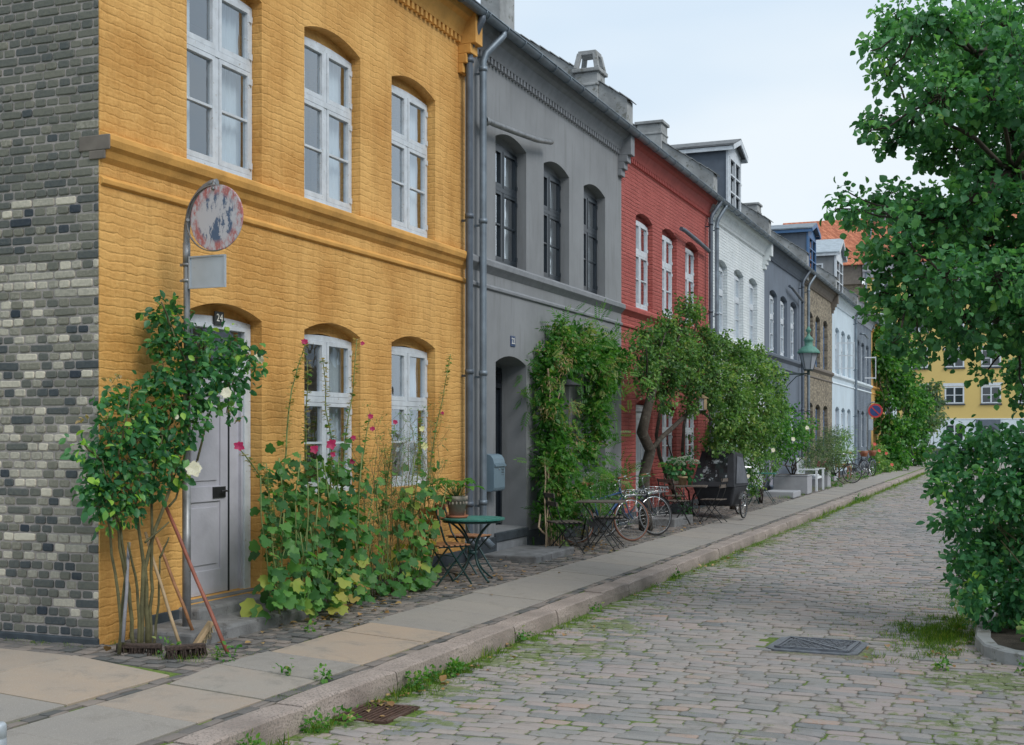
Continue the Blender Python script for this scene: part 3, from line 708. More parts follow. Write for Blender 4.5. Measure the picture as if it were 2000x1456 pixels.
def window(par, ya, yb, zb, zs, rise, rec, mat, trans=.36, lowbar=.52, curtain=1, openleaf=None, hinges=True, label=None, X0=0, crt='curtain'):
    """two-light casement window with a transom, slightly arched head, glazing bars, panes and curtains"""
    X = X0-rec; f = MB(); g_ = .008; a, b, z0 = ya+g_, yb-g_, zb+.02
    zh = zs-.05
    # arched head board
    n_ = 8; pts = []
    for i in range(n_+1):
        yy_ = a+(b-a)*i/n_; pts.append((yy_, zs-.05+(arcz(ya, yb, zs, rise, yy_)-zs)*.30))
    f.prism([(a, zh-.03), (b, zh-.03)]+pts[::-1], 'x', X-.027, X-.003)
    fw = .045; mid = (a+b)/2; zt = z0+(zh-z0)*(1-trans)
    f.box(X-.06, X, a, a+fw, z0, zh-.03); f.box(X-.06, X, b-fw, b, z0, zh-.03)
    f.box(X-.06, X+.012, a+fw, b-fw, z0, z0+.05); f.box(X-.06, X+.012, a+fw, b-fw, zt-.03, zt+.03)
    f.box(X-.06, X+.004, mid-.028, mid+.028, z0+.05, zt-.03); f.box(X-.06, X+.004, mid-.028, mid+.028, zt+.03, zh-.03)
    f.box(X+.001, X+.05, a-.0, b+.0, z0-.025, z0-.002)           # weather board
    cs = .042; panes = []
    for (p0, p1) in ((a+fw, mid-.028), (mid+.028, b-fw)):
        for (q0, q1, low) in ((z0+.05, zt-.03, True), (zt+.03, zh-.03, False)):
            x0_, x1_ = X-.045, X+.010
            f.box(x0_, x1_, p0+.003, p0+cs, q0+.003, q1-.003); f.box(x0_, x1_, p1-cs, p1-.003, q0+.003, q1-.003)
            f.box(x0_, x1_, p0+cs, p1-cs, q0+.003, q0+cs+.01); f.box(x0_, x1_, p0+cs, p1-cs, q1-cs, q1-.003)
            if low and lowbar: zz = q0+(q1-q0)*lowbar; f.box(x0_+.005, x1_-.004, p0+cs, p1-cs, zz-.011, zz+.011)
            panes.append((p0+cs, p1-cs, q0+cs, q1-cs))
            if hinges:
                e = p0 if p0 < mid-.1 else p1
                for hz in (q0+.09, q1-.09): f.box(X+.010, X+.018, e-.028, e+.028, hz-.03, hz+.03)
    w_ = f.build('window', mat, par, bevel=.0)
    if label: w_['label'] = label
    p = MB()
    for p0, p1, q0, q1 in panes:
        j = R.uniform(-.004, .004)
        p.add([(X-.02+j,p0,q0), (X-.02-j,p1,q0), (X-.02-j,p1,q1), (X-.02+j,p0,q1)], [(0,1,2,3)])
    p.build('pane', 'glass', w_)
    if curtain:
        c = MB(); xc = X-.13
        for e, d in ((a, 1), (b, -1)):
            wd = (b-a)*R.uniform(.2, .33)*curtain; n = 14
            for i in range(n):
                u0, u1 = wd*i/n, wd*(i+1)/n
                s0, s1 = .016*math.sin(i*1.9), .016*math.sin((i+1)*1.9)
                c.add([(xc+s0,e+d*u0,z0), (xc+s1,e+d*u1,z0), (xc+s1,e+d*u1,zh), (xc+s0,e+d*u0,zh)], [(0,1,2,3)])
        c.build('curtain', crt, w_, smooth=True)
    return w_

def dentils(par, y0, y1, X, z0, z1, mat, pitch=.12):
    d = MB(); y = y0+.03
    while y < y1-.05:
        d.box(X+.001, X+.052, y, y+pitch*.5, z0, z1); y += pitch
    return d
def profile_band(mb, y0, y1, prof, m=0, X=0):
    """a moulding: prof is a list of (x out, z) from bottom to top swept along y"""
    poly = [(X-.02, prof[0][1])]+[(X+x, z) for x, z in prof]+[(X-.02, prof[-1][1])]
    mb.prism(poly, 'y', y0, y1, m)
EAVE = 7.0
SL = math.tan(rad(33.7))
def gutter(par, y0, y1, X=.30, z=7.055, r=.070):
    f = MB(); n = 10
    ys = []; y = y0
    while y < y1-.05: ys.append(y); y += .62
    ys.append(y1)
    for a, b in zip(ys[:-1], ys[1:]):
        k = len(f.v)
        for yy_ in (a+.002, b-.002):
            for j in range(n+1):
                an = math.pi+math.pi*j/n; f.v.append((X+r*math.cos(an), yy_, z+r*math.sin(an)))
            for j in range(n+1):
                an = 2*math.pi-math.pi*j/n; f.v.append((X+(r-.006)*math.cos(an), yy_, z+(r-.006)*math.sin(an)))
        m_ = 2*(n+1)
        for j in range(m_): f.f.append([k+j, k+(j+1) % m_, k+m_+(j+1) % m_, k+m_+j]); f.m.append(0); f.t.append(.5); f.sm.append(True)
        for s_ in (0, m_):
            for j in range(n): f.f.append([k+s_+j, k+s_+j+1, k+s_+m_-2-j, k+s_+m_-1-j]); f.m.append(0); f.t.append(.5); f.sm.append(False)
        # strap
        pts = [(X+(r+.006)*math.cos(math.pi+math.pi*j/8), b-.02, z+(r+.006)*math.sin(math.pi+math.pi*j/8)) for j in range(9)]
        f.tube(pts, .007, 5)
    f.tube([(X+r, y0, z+.004), (X+r, y1, z+.004)], .012, 6)
    return f.build('gutter', 'zinc', par, recalc=False)
def downpipe(par, y, mat='zincdark', x=.16, bottom=.12, shoe=True, r=.048, bend=0):
    f = MB()
    f.tube([(.30, y+bend, 7.02), (.30, y+bend, 6.95), (.27, y+bend*.9, 6.9), (x+.03, y+bend*.1, 6.66), (x, y, 6.55), (x, y, .35)]+([(x+.02, y, .27), (x+.14, y, .16)] if shoe else [(x, y, bottom)]), r, 12)
    for z in (6.45, 4.45, 2.45, .75): f.lathe([(r+.001, -.03), (r+.010, -.03), (r+.010, .03), (r+.001, .03)], (x, y, z), 14); f.obox((.0, y+r*.5, z-.05), (x, y+r*.5, z-.05), .012, .03)
    return f.build('downpipe', mat, par)
def firewall(par, y, w_=.34, zoff=.42, mat='concrete', x1=.16):
    f = MB(); xb = -6.2
    z0 = EAVE+.12; top = lambda x: 7.66+(x1-x)*SL
    f.prism([(x1, z0-.35), (x1, top(x1)), (xb, top(xb)), (xb, z0-.35)], 'y', y-w_/2, y+w_/2)
    for i in range(34):                                         # loose capping slates along the top
        xa = x1+.06-i*.19; k = xa-.20
        f.obox((xa, y, top(xa)+.012), (k, y, top(k)+.030), w_+.06, .014, up=(0,0,1))
    return f.build('fire_wall', mat, par)
def chimney(par, x, y, z0, z1, sx, sy, mat='concrete', style='block'):
    f = MB(); f.box(x-sx, x+sx, y-sy, y+sy, z0-1.5, z1)
    f.box(x-sx-.045, x+sx+.045, y-sy-.045, y+sy+.045, z1, z1+.07); f.box(x-sx-.02, x+sx+.02, y-sy-.02, y+sy+.02, z1-.25, z1-.2)
    c = f.build('chimney', mat, par, bevel=.012)
    if style == 'hood':
        h = MB(); a, b = sx-.02, sy-.02; zt = z1+.36
        for i, j in ((-1,-1),(1,-1),(1,1),(-1,1)): h.obox((x+i*a, y+j*b, z1+.07), (x+i*a*.72, y+j*b*.72, zt), .085, .085, up=(1,0,0))
        h.box(x-a*.85, x+a*.85, y-b*.85, y+b*.85, zt-.03, zt+.05)
        h.build('chimney_hood', mat, c, bevel=.01)
    elif style == 'pot':
        h = MB(); h.lathe([(.09,0),(.10,.28),(.12,.3),(.12,.36),(.085,.36),(.08,.1)], (x, y, z1+.07), 14); h.build('chimney_pot', 'terra', c)
    return c
def roof(par, y0, y1, mat='slate'):
    f = MB(); xe = .25
    f.prism([(xe, 7.055), (xe, 7.075), (-4.6, 7.075+(xe+4.6)*SL*.97), (-9.5, 7.14), (-9.5, 7.0)], 'y', y0, y1)
    return f.build('roof', mat, par)
def dormer(par, ya, yb, z1, apex, cheek, front, winmat, rooftop, X=-.1, sidewin=False, label=None):
    f = MB(); z0 = 7.2
    f.box(X-2.4, X-.06, ya+.03, yb-.03, z0, z1)
    d = f.build('dormer', cheek, par)
    if label: d['label'] = label
    fr = MB(); fr.box(X-.06, X, ya, ya+.13, z0, z1); fr.box(X-.06, X, yb-.13, yb, z0, z1); fr.box(X-.06, X, ya+.13, yb-.13, z1-.24, z1)
    m_ = (ya+yb)/2
    fr.prism([(ya, z1), (yb, z1), (m_, apex-.04)], 'x', X-.05, X-.01)
    fr.build('dormer_front', front, d)
    r_ = MB(); ov = .13
    for s_ in (-1, 1):
        e = m_+s_*((yb-ya)/2+ov); ze = z1-.02
        r_.add([(X+.16,m_,apex), (X+.16,e,ze), (X-2.9,e,ze), (X-2.9,m_,apex), (X+.16,m_,apex+.045), (X+.16,e,ze+.045), (X-2.9,e,ze+.045), (X-2.9,m_,apex+.045)],
               [(0,1,2,3),(4,5,6,7),(0,1,5,4),(1,2,6,5),(2,3,7,6),(3,0,4,7)])
    r_.build('dormer_roof', rooftop, d)
    eb = MB()
    for s_ in (-1, 1):
        e = m_+s_*((yb-ya)/2+ov*.8)
        eb.obox((X+.15, m_, apex-.05), (X+.15, e, z1-.07), .03, .12, up=(0,0,1)); eb.box(X-2.6, X+.13, min(e, e-s_*.03), max(e, e-s_*.03), z1-.13, z1-.03)
    eb.build('eaves_board', front, d)
    w_ = window(d, ya+.13, yb-.13, z0+.1, z1-.26, .0, .02, winmat, trans=.02, lowbar=0, curtain=0, X0=X) if False else None
    g_ = MB(); b = MB(); a0, b0, c0, c1 = ya+.15, yb-.15, z0+.15, z1-.27
    for yy_ in (a0, (a0+b0)/2, b0): b.box(X-.03, X+.02, yy_-.035, yy_+.035, c0, c1)
    for zz in (c0, c0+(c1-c0)*.34, c0+(c1-c0)*.68, c1): b.box(X-.03, X+.016, a0+.036, b0-.036, zz-.02, zz+.02)
    wn = b.build('window', winmat, d); g_.add([(X-.055,a0,c0),(X-.055,b0,c0),(X-.055,b0,c1),(X-.055,a0,c1)], [(0,1,2,3)]); g_.build('pane', M['glassdark'], d)
    if sidewin:
        b = MB(); x0, x1, q0, q1 = X-1.15, X-.5, z1-.95, z1-.42
        for p in ((x0,x0+.06,q0,q1), (x1-.06,x1,q0,q1)): b.box(p[0], p[1], ya-.01, ya+.03, p[2], p[3])
        for p in ((q0,q0+.06), (q1-.06,q1)): b.box(x0+.06, x1-.06, ya-.01, ya+.03, p[0], p[1])
        b.build('window', winmat, d)
    return d
m, n, b = nmat('dark_far_glass'); b.inputs['Base Color'].default_value = (.02,.028,.035,1); b.inputs['Roughness'].default_value = .08; b.inputs['Specular IOR Level'].default_value = .9; M['glassdark'] = m

def house(y0, y1, label, wall, trim, opts):
    g_ = opts.get
    t = thing('terraced_house', label, 'house', (0, y0, 0), group='terraced houses in a row along the street')
    W3 = opts['u']; ww = opts.get('ww', 1.15)
    up = [(a, a+ww, 4.03, 5.75, .11, opts.get('rec', .11)) for a in W3]
    lows = []
    dcol = opts.get('door', 0); zl = opts.get('zl', (1.03, 2.62))
    for i, a in enumerate(W3):
        if i == dcol: lows.append((a, a+opts.get('dw', ww), opts.get('dz', .2), zl[1]+.02, .11, opts.get('drec', .13)))
        else: lows.append((a, a+ww, zl[0], zl[1], .11, opts.get('rec', .11)))
    if 'dw' in opts: up[dcol] = (W3[dcol], W3[dcol]+opts['dw'])+up[dcol][2:]
    f = MB()
    facade(f, y0, y1, -.05, 7.05, up+lows)
    # body behind the front
    if g_('gablebrick'):
        f.add([(0,y0,-.05),(0,y0,7.05),(-.01,y0,7.05),(-.01,y0,-.05)], [(0,1,2,3)])
    f.add([(-9,y0,-.1),(-9,y1,-.1),(-9,y1,7.05),(-9,y0,7.05)], [(0,1,2,3)])
    f.add([(0,y1,-.05),(-9,y1,-.05),(-9,y1,7.05),(0,y1,7.05)], [(0,1,2,3)])
    wl = f.build('wall', wall, t, recalc=False)
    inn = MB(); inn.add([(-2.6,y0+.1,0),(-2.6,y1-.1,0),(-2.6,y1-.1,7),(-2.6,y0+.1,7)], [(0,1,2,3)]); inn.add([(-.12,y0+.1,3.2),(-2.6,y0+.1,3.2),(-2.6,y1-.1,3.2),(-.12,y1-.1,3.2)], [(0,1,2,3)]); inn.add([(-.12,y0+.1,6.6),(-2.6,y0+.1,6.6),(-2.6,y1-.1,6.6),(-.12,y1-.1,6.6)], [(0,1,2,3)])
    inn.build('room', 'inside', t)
    # string course under the upper windows
    bnd = MB()
    profile_band(bnd, y0+.005, y1-.005, [(.0,3.60),(.03,3.615),(.034,3.65),(.0,3.68)])
    profile_band(bnd, y0+.005, y1-.005, [(.0,3.78),(.035,3.82),(.055,3.87),(.09,3.90),(.105,3.95),(.10,3.99),(.0,4.03)] if g_('heavy') else [(.0,3.82),(.045,3.87),(.085,3.91),(.088,3.98),(.0,4.025)])
    bnd.build('string_course', trim if not g_('band') else g_('band'), t, bevel=.006)
    cn = dentils(t, y0, y1, 0, 6.66, 6.74, trim)
    profile_band(cn, y0+.004, y1-.004, [(.055,6.74),(.07,6.78),(.08,6.80),(.10,6.84),(.13,6.92),(.19,6.96),(.24,7.06)])
    cn.build('cornice', trim, t)
    if g_('console'):
        cs = MB()
        for z0, z1, xo in ((6.28,6.40,.06),(6.40,6.52,.11),(6.52,6.64,.17),(6.64,7.06,.24)): cs.box(.0, xo+.012, y1-.22, y1-.003, z0, z1)
        cs.build('corbel', trim, t, bevel=.008)
    pl = MB(); xp = .018 if not g_('plx') else g_('plx')
    segs = []; y = y0+.004+opts.get('px0', 0)
    if dcol is not None:
        a = W3[dcol]; b = a+opts.get('dw', ww); segs = [(y, a-.0), (b, y1-.004)]
    else: segs = [(y, y1-.004)]
    for a, b in segs: pl.box(-.05, xp, a, b, -.12, opts.get('plh', .16))
    pl.build('plinth', 'plinth', t, bevel=.008)
    for i, o in enumerate(up):
        window(t, *o[:6], opts.get('win', 'winwhite'), curtain=opts.get('cur', 1))
    for i, o in enumerate(lows):
        if i != dcol: window(t, *o[:6], opts.get('winlow', opts.get('win', 'winwhite')), curtain=opts.get('cur', 1), trans=.40)
    if dcol is not None: door(t, *lows[dcol], opts)
    roof(t, y0+.02, y1-.02, 'slate'); gutter(t, y0, y1)
    return t
def door(t, ya, yb, zb, zs, rise, rec, o):
    X = -rec; f = MB(); mat = o.get('doormat', 'doorgrey'); a, b = ya+.006, yb-.006; zh = zs-.01
    n_ = 8; pts = [(a+(b-a)*i/n_, zs-.03+(arcz(ya, yb, zs, rise, a+(b-a)*i/n_)-zs)*.3) for i in range(n_+1)]
    fw = o.get('dframe', .10)
    f.prism([(a, zh-.06), (b, zh-.06)]+pts[::-1], 'x', X-.08, X-.003)
    f.box(X-.08, X, a, a+fw, zb, zh-.06); f.box(X-.08, X, b-fw, b, zb, zh-.06)
    tz = zb+2.02; f.box(X-.08, X+.005, a+fw, b-fw, tz, tz+.07); f.box(X-.08, X+.01, a+fw, b-fw, zh-.10, zh-.061)
    f.build('door_frame', o.get('frmat', mat), t, bevel=.004)
    if mat == 'doorgrey':
        g_ = MB(); g_.box(X-.10, X-.05, b-fw-.20, b-fw, zb, tz); g_.box(X-.05, X-.02, b-fw-.03, b-fw, zb, tz); g_.build('side_panel', 'doorgrey', t); g_ = MB(); g_.box(X-.052, X-.030, b-fw-.222, b-fw-.200, zb, tz); g_.build('gap_shade_strip', 'doorblack', t)  # the thin black strip is solid: shade of the door gap put into colour
        b2 = b-.215
    else: b2 = b
    gp = MB(); gp.add([(X-.04,a+fw,tz+.07),(X-.04,b-fw,tz+.07),(X-.04,b-fw,zh-.1),(X-.04,a+fw,zh-.1)], [(0,1,2,3)]); gp.build('fanlight', 'glass', t)
    d = MB(); da, db = a+fw+.004, b2-fw-.004; x0, x1 = X-.075, X-.035
    d.box(x0, x1-.014, da, db, zb+.02, tz-.004)
    st = .115
    zs_ = [zb+.02, zb+.24, zb+.24+.62, zb+1.0, tz-.2, tz-.004]
    d.box(x1-.014, x1, da, da+st, zb+.02, tz-.004); d.box(x1-.014, x1, db-st, db, zb+.02, tz-.004)
    for q0, q1 in ((zs_[0], zs_[1]), (zs_[2], zs_[3]), (zs_[4], zs_[5])): d.box(x1-.014, x1, da+st, db-st, q0, q1)
    for q0, q1 in ((zs_[1], zs_[2]), (zs_[3], zs_[4])): d.box(x1-.014, x1-.004, da+st+.05, db-st-.05, q0+.05, q1-.05)
    dr = d.build('door', mat, t, bevel=.004)
    h = MB(); hz = zb+.93
    if mat == 'doorgrey': h.box(x1, x1+.012, db-.24, db-.05, hz-.04, hz+.06)
    else: h.box(x1, x1+.012, db-.09, db-.05, hz-.08, hz+.1)
    hz -= .0
    h.tube([(x1+.012, db-.07, hz+.02), (x1+.05, db-.07, hz+.02), (x1+.05, db-.17, hz+.02)], .009, 8); h.build('handle', 'blackiron', dr)

def plate(t, y, z, w_, h_, s_, bgm, X=0.0, rim=True):
    f = MB(); f.box(X, X+.012, y-w_/2, y+w_/2, z-h_/2, z+h_/2); o = f.build('number_plate', bgm, t, bevel=.003)
    vs, fs = text_verts(s_, h_*.82, .0015); m_ = MB(); m_.add([(X+.0145+v.z, y+v.x, z+v.y) for v in vs], fs); m_.build('number', 'numwhite', o)
    return o

# gable end of the first house: every brick and joint modelled
H = {}
t = H['yellow'] = house(0, 6.93, 'ochre yellow painted brick house with a worn grey door and bare brick gable', 'yellow', 'yellow_trim',
    dict(u=[1.10, 3.01, 4.89], dw=1.15, heavy=True, dz=.175, px0=.55, drec=.12, frmat='winwhite', gablebrick=True, plh=.15, plx=.012, console=True, zl=(1.03, 2.70), rec=.105))
gb = MB(); z = -.02; row = 0
mk = MB(); mk.box(-9.0, -.004, .005, .10, -.1, 7.05)
mk.build('gable_mortar', 'gmortar', t)
def gbrick(x0, x1, z0, z1, tt, yb=.0):
    c = ((x0+x1)/2, (z0+z1)/2); rot = R.uniform(-.02, .02); pr = R.uniform(-.002, .009)
    def P(x, z, y): dx, dz = x-c[0], z-c[1]; return (c[0]+dx-dz*rot, yb+y-pr, c[1]+dz+dx*rot)
    j = lambda a: R.uniform(-a*1.6, a*1.6)
    e = .007; k = len(gb.v); ch = .010
    def ring(ins, y):
        a, b, q, r_ = x0+ins, x1-ins, z0+ins, z1-ins
        return [P(a+ch+j(.002), q, y), P(b-ch+j(.002), q+j(.002), y), P(b, q+ch, y), P(b, r_-ch, y), P(b-ch+j(.002), r_, y), P(a+ch+j(.002), r_+j(.002), y), P(a, r_-ch, y), P(a, q+ch, y)]
    gb.v += ring(0, .016)+ring(.001, .003)+ring(e, -.001)
    for r_ in range(2):
        for i in range(8): gb.f.append([k+r_*8+i, k+r_*8+(i+1) % 8, k+(r_+1)*8+(i+1) % 8, k+(r_+1)*8+i]); gb.m.append(0); gb.t.append(tt); gb.sm.append(False)
    gb.f.append([k+16+i for i in range(8)]); gb.m.append(0); gb.t.append(tt); gb.sm.append(False)
while z < 7.0:
    rh = R.uniform(.069, .076); x = 0.0; hdr = row % 2
    x = -.004
    first = True
    while x > -7.5:
        wd = .062 if (x > -.01 and row % 2) else (R.uniform(.215, .24) if (x > -.01 and R.random() < .7) else 0) or R.uniform(.106, .122) if ((hdr and R.random() < .85) or R.random() < .3 or z < 2.6 and R.random() < .7) else R.uniform(.215, .24)
        x0 = x-wd
        # lower courses: many pale bricks in bands; higher up: dark, sooty
        patch = .5+.5*math.sin(x*2.1+z*1.3)*math.cos(x*.9-z*2.0)
        pale = .0
        if z < 2.95: pale = .58+.30*math.sin(z*4.6+1.1)+.18*patch
        if z < .62: pale = .12
        elif z < 3.5: pale = max(pale, .20)
        tt = R.gauss(.82, .14) if R.random() < pale else R.gauss(.42, .19)
        if z > 3.5: tt = min(R.gauss(.46, .10), .72)
        sft = .05 if False else 0
        q1, q2, q3, q4 = (R.uniform(.004, .0085) for _ in range(4)); gbrick(x0+q1, x-q2, z+q3, z+rh-q4, max(0, min(1, tt)), 0)
        x = x0
    z += rh; row += 1
gb.build('gable_bricks', 'gable', t, tint=True, recalc=False)
bs = MB(); bs.box(-9, -.002, -.03, .012, -.12, .05); bs.build('gable_base', 'plinth', t, bevel=.01)
cb = MB()
for z0, z1, xo, dp in ((3.87,3.99,.105,.22),(3.80,3.87,.06,.14)): cb.box(-.20 if z0 > 3.86 else -.1, xo, -.012, .003, z0, z1)
cb.build('string_course_end', 'brown_trim', t, bevel=.012)
plate(t, 1.70, 2.705, .14, .12, '24', 'numblack', X=-.10)
for nm, q in (('doorstep', (-.15,.22,.98,2.03,-.05,.165)), ('doorstep', (.0,.63,.34,2.04,-.12,.07))):
    f = MB(); f.box(*q); o = f.build(nm, 'stone', t, bevel=.025)
f = MB(); f.box(-.13,-.004,1.105,2.245,.16,.186); f.build('threshold', 'stone', t)
downpipe(t, 6.80, 'zincdark', .12)

t = H['grey'] = house(6.93, 13.79, 'plain grey rendered house with black windows and deeply recessed black door', 'grey', 'grey_trim',
    dict(u=[7.95, 9.82, 11.69], win='winblack', dz=.30, drec=.38, doormat='doorblack', frmat='doorblack', dframe=.05, console=True, rec=.145, plh=.24, plx=.022, zl=(1.0, 2.62), cur=1))
plate(t, 8.565, 2.965, .17, .15, '22', 'numblue')
f = MB(); f.box(-.42,.03,7.90,9.14,.16,.29); f.build('threshold', 'plinth', t, bevel=.015)
f = MB(); f.box(-.05,.012,7.95,9.10,-.1,.16); f.build('riser', 'grey_trim', t)
f = MB(); f.box(.012,.80,7.42,8.95,-.12,.045); f.build('doorstep', 'stone', t, bevel=.02)
downpipe(t, 7.22, 'zinc', .13, bend=.28); firewall(t, 13.79, .36)
chimney(t, -1.0, 10.4, 7.9, 9.3, .17, .3, 'concrete', 'block'); chimney(t, -.60, 13.79, 8.0, 8.20, .22, .22, 'concrete', 'hood')
f = MB(); f.tube([(.13,7.28,5.79), (.15,7.42,5.80), (.16,7.5,5.795), (.16,8.3,5.86), (.16,9.1,5.93), (.16,9.72,6.03)], .042, 10); f.lathe([(.06,-.05),(.06,.05)], (.13,7.30,5.79), 12, axis='y'); f.build('overflow_pipe', 'steel', t)

t = H['red'] = house(13.79, 20.62, 'red painted brick house with white windows behind a small tree', 'red', 'red_trim',
    dict(u=[14.71, 16.57, 18.45], dz=.12, drec=.14, doormat='winwhite', frmat='winwhite', rec=.10, plh=.20, plx=.02, zl=(1.05, 2.18)))
f = MB(); f.box(.02,.85,14.3,15.7,-.12,.10); f.build('doorstep', 'stone', t, bevel=.015)
f = MB(); f.tube([(.14,17.55,5.93), (.17,17.75,5.92), (.17,18.9,5.86), (.14,20.1,5.80)], .045, 10); f.build('overflow_pipe', 'zincdark', t)
downpipe(t, 20.25, 'zincdark', .14, bend=.25); firewall(t, 20.62, .40); chimney(t, -1.35, 20.62, 8.4, 8.9, .30, .26, 'concrete')
t = H['white'] = house(20.62, 27.43, 'white painted brick house with a grey-cheeked white dormer', 'white', 'white_trim',
    dict(u=[21.47, 23.40, 25.27], dz=.12, console=True, zl=(1.05, 2.3), frmat='winwhite', doormat='winwhite'))
downpipe(t, 20.86, 'zinc', .14, bend=.2); firewall(t, 27.43, .36); chimney(t, -1.9, 27.4, 9.0, 9.55, .25, .25, 'concrete', 'block')
dormer(t, 23.2, 24.75, 8.90, 9.18, 'dkgrey_trim', 'winwhite', 'winwhite', 'slate')
chimney(t, -1.0, 27.43, 8.4, 8.75, .26, .26, 'white_trim')
t = H['dkgrey'] = house(27.43, 34.25, 'dark blue-grey rendered house with white windows behind the wall lantern', 'dkgrey', 'dkgrey_trim',
    dict(u=[28.23, 29.98, 31.79], ww=1.2, dz=.12, zl=(1.05, 2.4)))
f = MB(); f.tube([(.12,30.9,6.2), (.16,31.1,6.18), (.15,33.4,5.95)], .045, 8); f.build('overflow_pipe', 'zincdark', t)
downpipe(t, 33.3, 'zincdark', .14, bend=.3); firewall(t, 34.25, .36); chimney(t, -1.7, 34.25, 8.9, 9.35, .25, .3, 'concrete')
t = H['brown'] = house(34.25, 41.2, 'bare brown brick house with blue windows and a blue dormer', 'brown', 'brown_trim',
    dict(u=[35.25, 37.0, 38.88], ww=1.1, win='winblue', dz=.12, console=True, zl=(1.05, 2.6), doormat='winblue', frmat='winblue', rec=.13))
downpipe(t, 34.5, 'zinc', .14, bend=.3); firewall(t, 41.2, .36)
dormer(t, 36.0, 37.8, 8.78, 9.06, 'dkgrey', 'winblue', 'winblue', 'zinc')
t = H['lblue'] = house(41.2, 48.05, 'pale blue rendered house with an open upper casement and a dormer with a light roof', 'lblue', 'lblue_trim',
    dict(u=[42.1, 43.9, 45.75], ww=1.15, win='winwhite', dz=.12, zl=(1.05, 2.6)))
f = MB(); y_ = 42.72
for a, b in (((.02,y_,4.25),(.62,y_+.12,4.25)), ((.02,y_,5.25),(.62,y_+.12,5.25)), ((.02,y_,4.22),(.02,y_,5.28)), ((.62,y_+.12,4.22),(.62,y_+.12,5.28)), ((.02,y_,4.75),(.62,y_+.12,4.75))): f.obox(a, b, .04, .05, up=(0,1,0))
f.build('open_casement', 'winwhite', t)
downpipe(t, 47.7, 'zinc', .14, bend=.3); firewall(t, 48.05, .36)
dormer(t, 43.0, 45.2, 8.9, 9.55, 'grey', 'winwhite', 'winwhite', 'zinclight' if 'zinclight' in M else 'zinc', sidewin=True)
t = H['dbrick'] = house(48.05, 54.9, 'dark grey brick house with a pale string course next to the ivy-covered front', 'dbrick', 'dbrick_trim',
    dict(u=[49.0, 50.85, 52.7], ww=1.1, win='winwhite', dz=.12, zl=(1.05, 2.6), band='lblue_trim'))
f = MB(); f.tube([(.12,49.2,6.1), (.3,49.3,6.1), (.3,50.6,6.0)], .045, 8); f.build('overflow_pipe', 'zinc', t); firewall(t, 54.9, .36)
f = MB(); f.obox((.03,51.9,4.25), (.5,52.1,4.25), .04,.05); f.obox((.03,51.9,5.2), (.5,52.1,5.2), .04,.05); f.obox((.5,52.1,4.2), (.5,52.1,5.25), .04,.05, up=(0,1,0)); f.build('open_casement', 'winwhite', t)
t = H['ochre'] = house(54.9, 61.8, 'ochre brick house almost hidden by climbing greenery', 'ochre', 'yellow_trim', dict(u=[55.8, 57.7, 59.5], ww=1.1, dz=.12, zl=(1.05, 2.6)))
t = house(61.8, 68.6, 'pale rendered last house of the row behind the tall greenery', 'lblue', 'lblue_trim', dict(u=[62.7, 64.6, 66.4], ww=1.1, dz=.12, zl=(1.05, 2.6)))

# ---------------------------------------------------------------- long building closing the street
YB = 103.0
t = thing('apartment_building', 'long yellow building with white ground floor and red tiled roof closing the street', 'building', (0, YB, 0))
f = MB()
XL, XR, ZT = -5.6, 26, 16.2
f.box(XL, XR, YB, YB+10, 2.95, ZT); f.build('wall', M['yb'] if 'yb' in M else simple('pale_yellow_wall', (.62,.46,.15), .85, var=.05, scale=.4), t)
f = MB(); f.box(XL, XR, YB-.02, YB+10, .45, 2.95); f.box(XL,XR,YB-.05,YB-.02,2.86,2.95); 
for z in (1.3, 2.1): f.box(XL, XR, YB-.026, YB-.0205, z, z+.02)
f.build('ground_floor', 'lblue_trim', t)
f = MB(); f.box(XL, XR, YB-.06, YB+10, -.4, .45); f.build('plinth', 'plinth', t)
f = MB(); f.box(XL-.2, XR, YB-.35, YB, ZT-.6, ZT); f.box(XL-.2, XR, YB-.2, YB, ZT-1.1, ZT-.6); f.build('cornice', 'planter', t)
f = MB(); f.box(-12.5, XL-.12, YB+.25, YB+9, -.3, ZT-1.6); f.build('brick_wing', 'brown', t)
f = MB(); f.box(-12.5, XL-.3, YB-.1, YB+.25, ZT-1.6, ZT+.1); f.build('wing_cornice', 'brown_trim', t)
f = MB(); f.prism([(YB-.5, ZT), (YB-.5, ZT+.1), (YB+5, ZT+4.9), (YB+10, ZT)], 'x', -13.5, XL-.02); f.prism([(YB-.5, ZT+.02), (YB-.5, ZT+.12), (YB+5, ZT+5.3), (YB+10, ZT)], 'x', XL+.25, XR); f.build('roof', 'redtile', t)
f = MB(); f.prism([(YB-.55, ZT-.1), (YB-.55, ZT+.35), (YB+5, ZT+5.6), (YB+10, ZT)], 'x', XL-.02, XL+.25); f.box(-7.8,-7.1,YB+.2,YB+1.5,ZT+.3,ZT+1.5); f.build('zinc_flashing', 'zinc', t)
f = MB(); f.tube([(XL+.1,YB-.2,ZT), (XL+.1,YB-.2,0)], .09, 8); f.build('downpipe', 'zinc', t)
f = MB(); f.lathe([(.3,0),(.3,1.1),(.42,1.1),(.42,1.3)], (-4.3,YB+3.5,ZT+4.0), 14); f.build('chimney', 'planter', t)
for i in range(5):
    xw = -2.6+i*4.1
    f = MB(); f.box(xw-.75, xw+.75, YB+.5, YB+3, ZT+.8, ZT+2.3); f.box(xw-.5, xw+.5, YB+.46, YB+.5, ZT+1.0, ZT+2.1, 1); f.build('dormer', ['zinc', 'winwhite'], t)
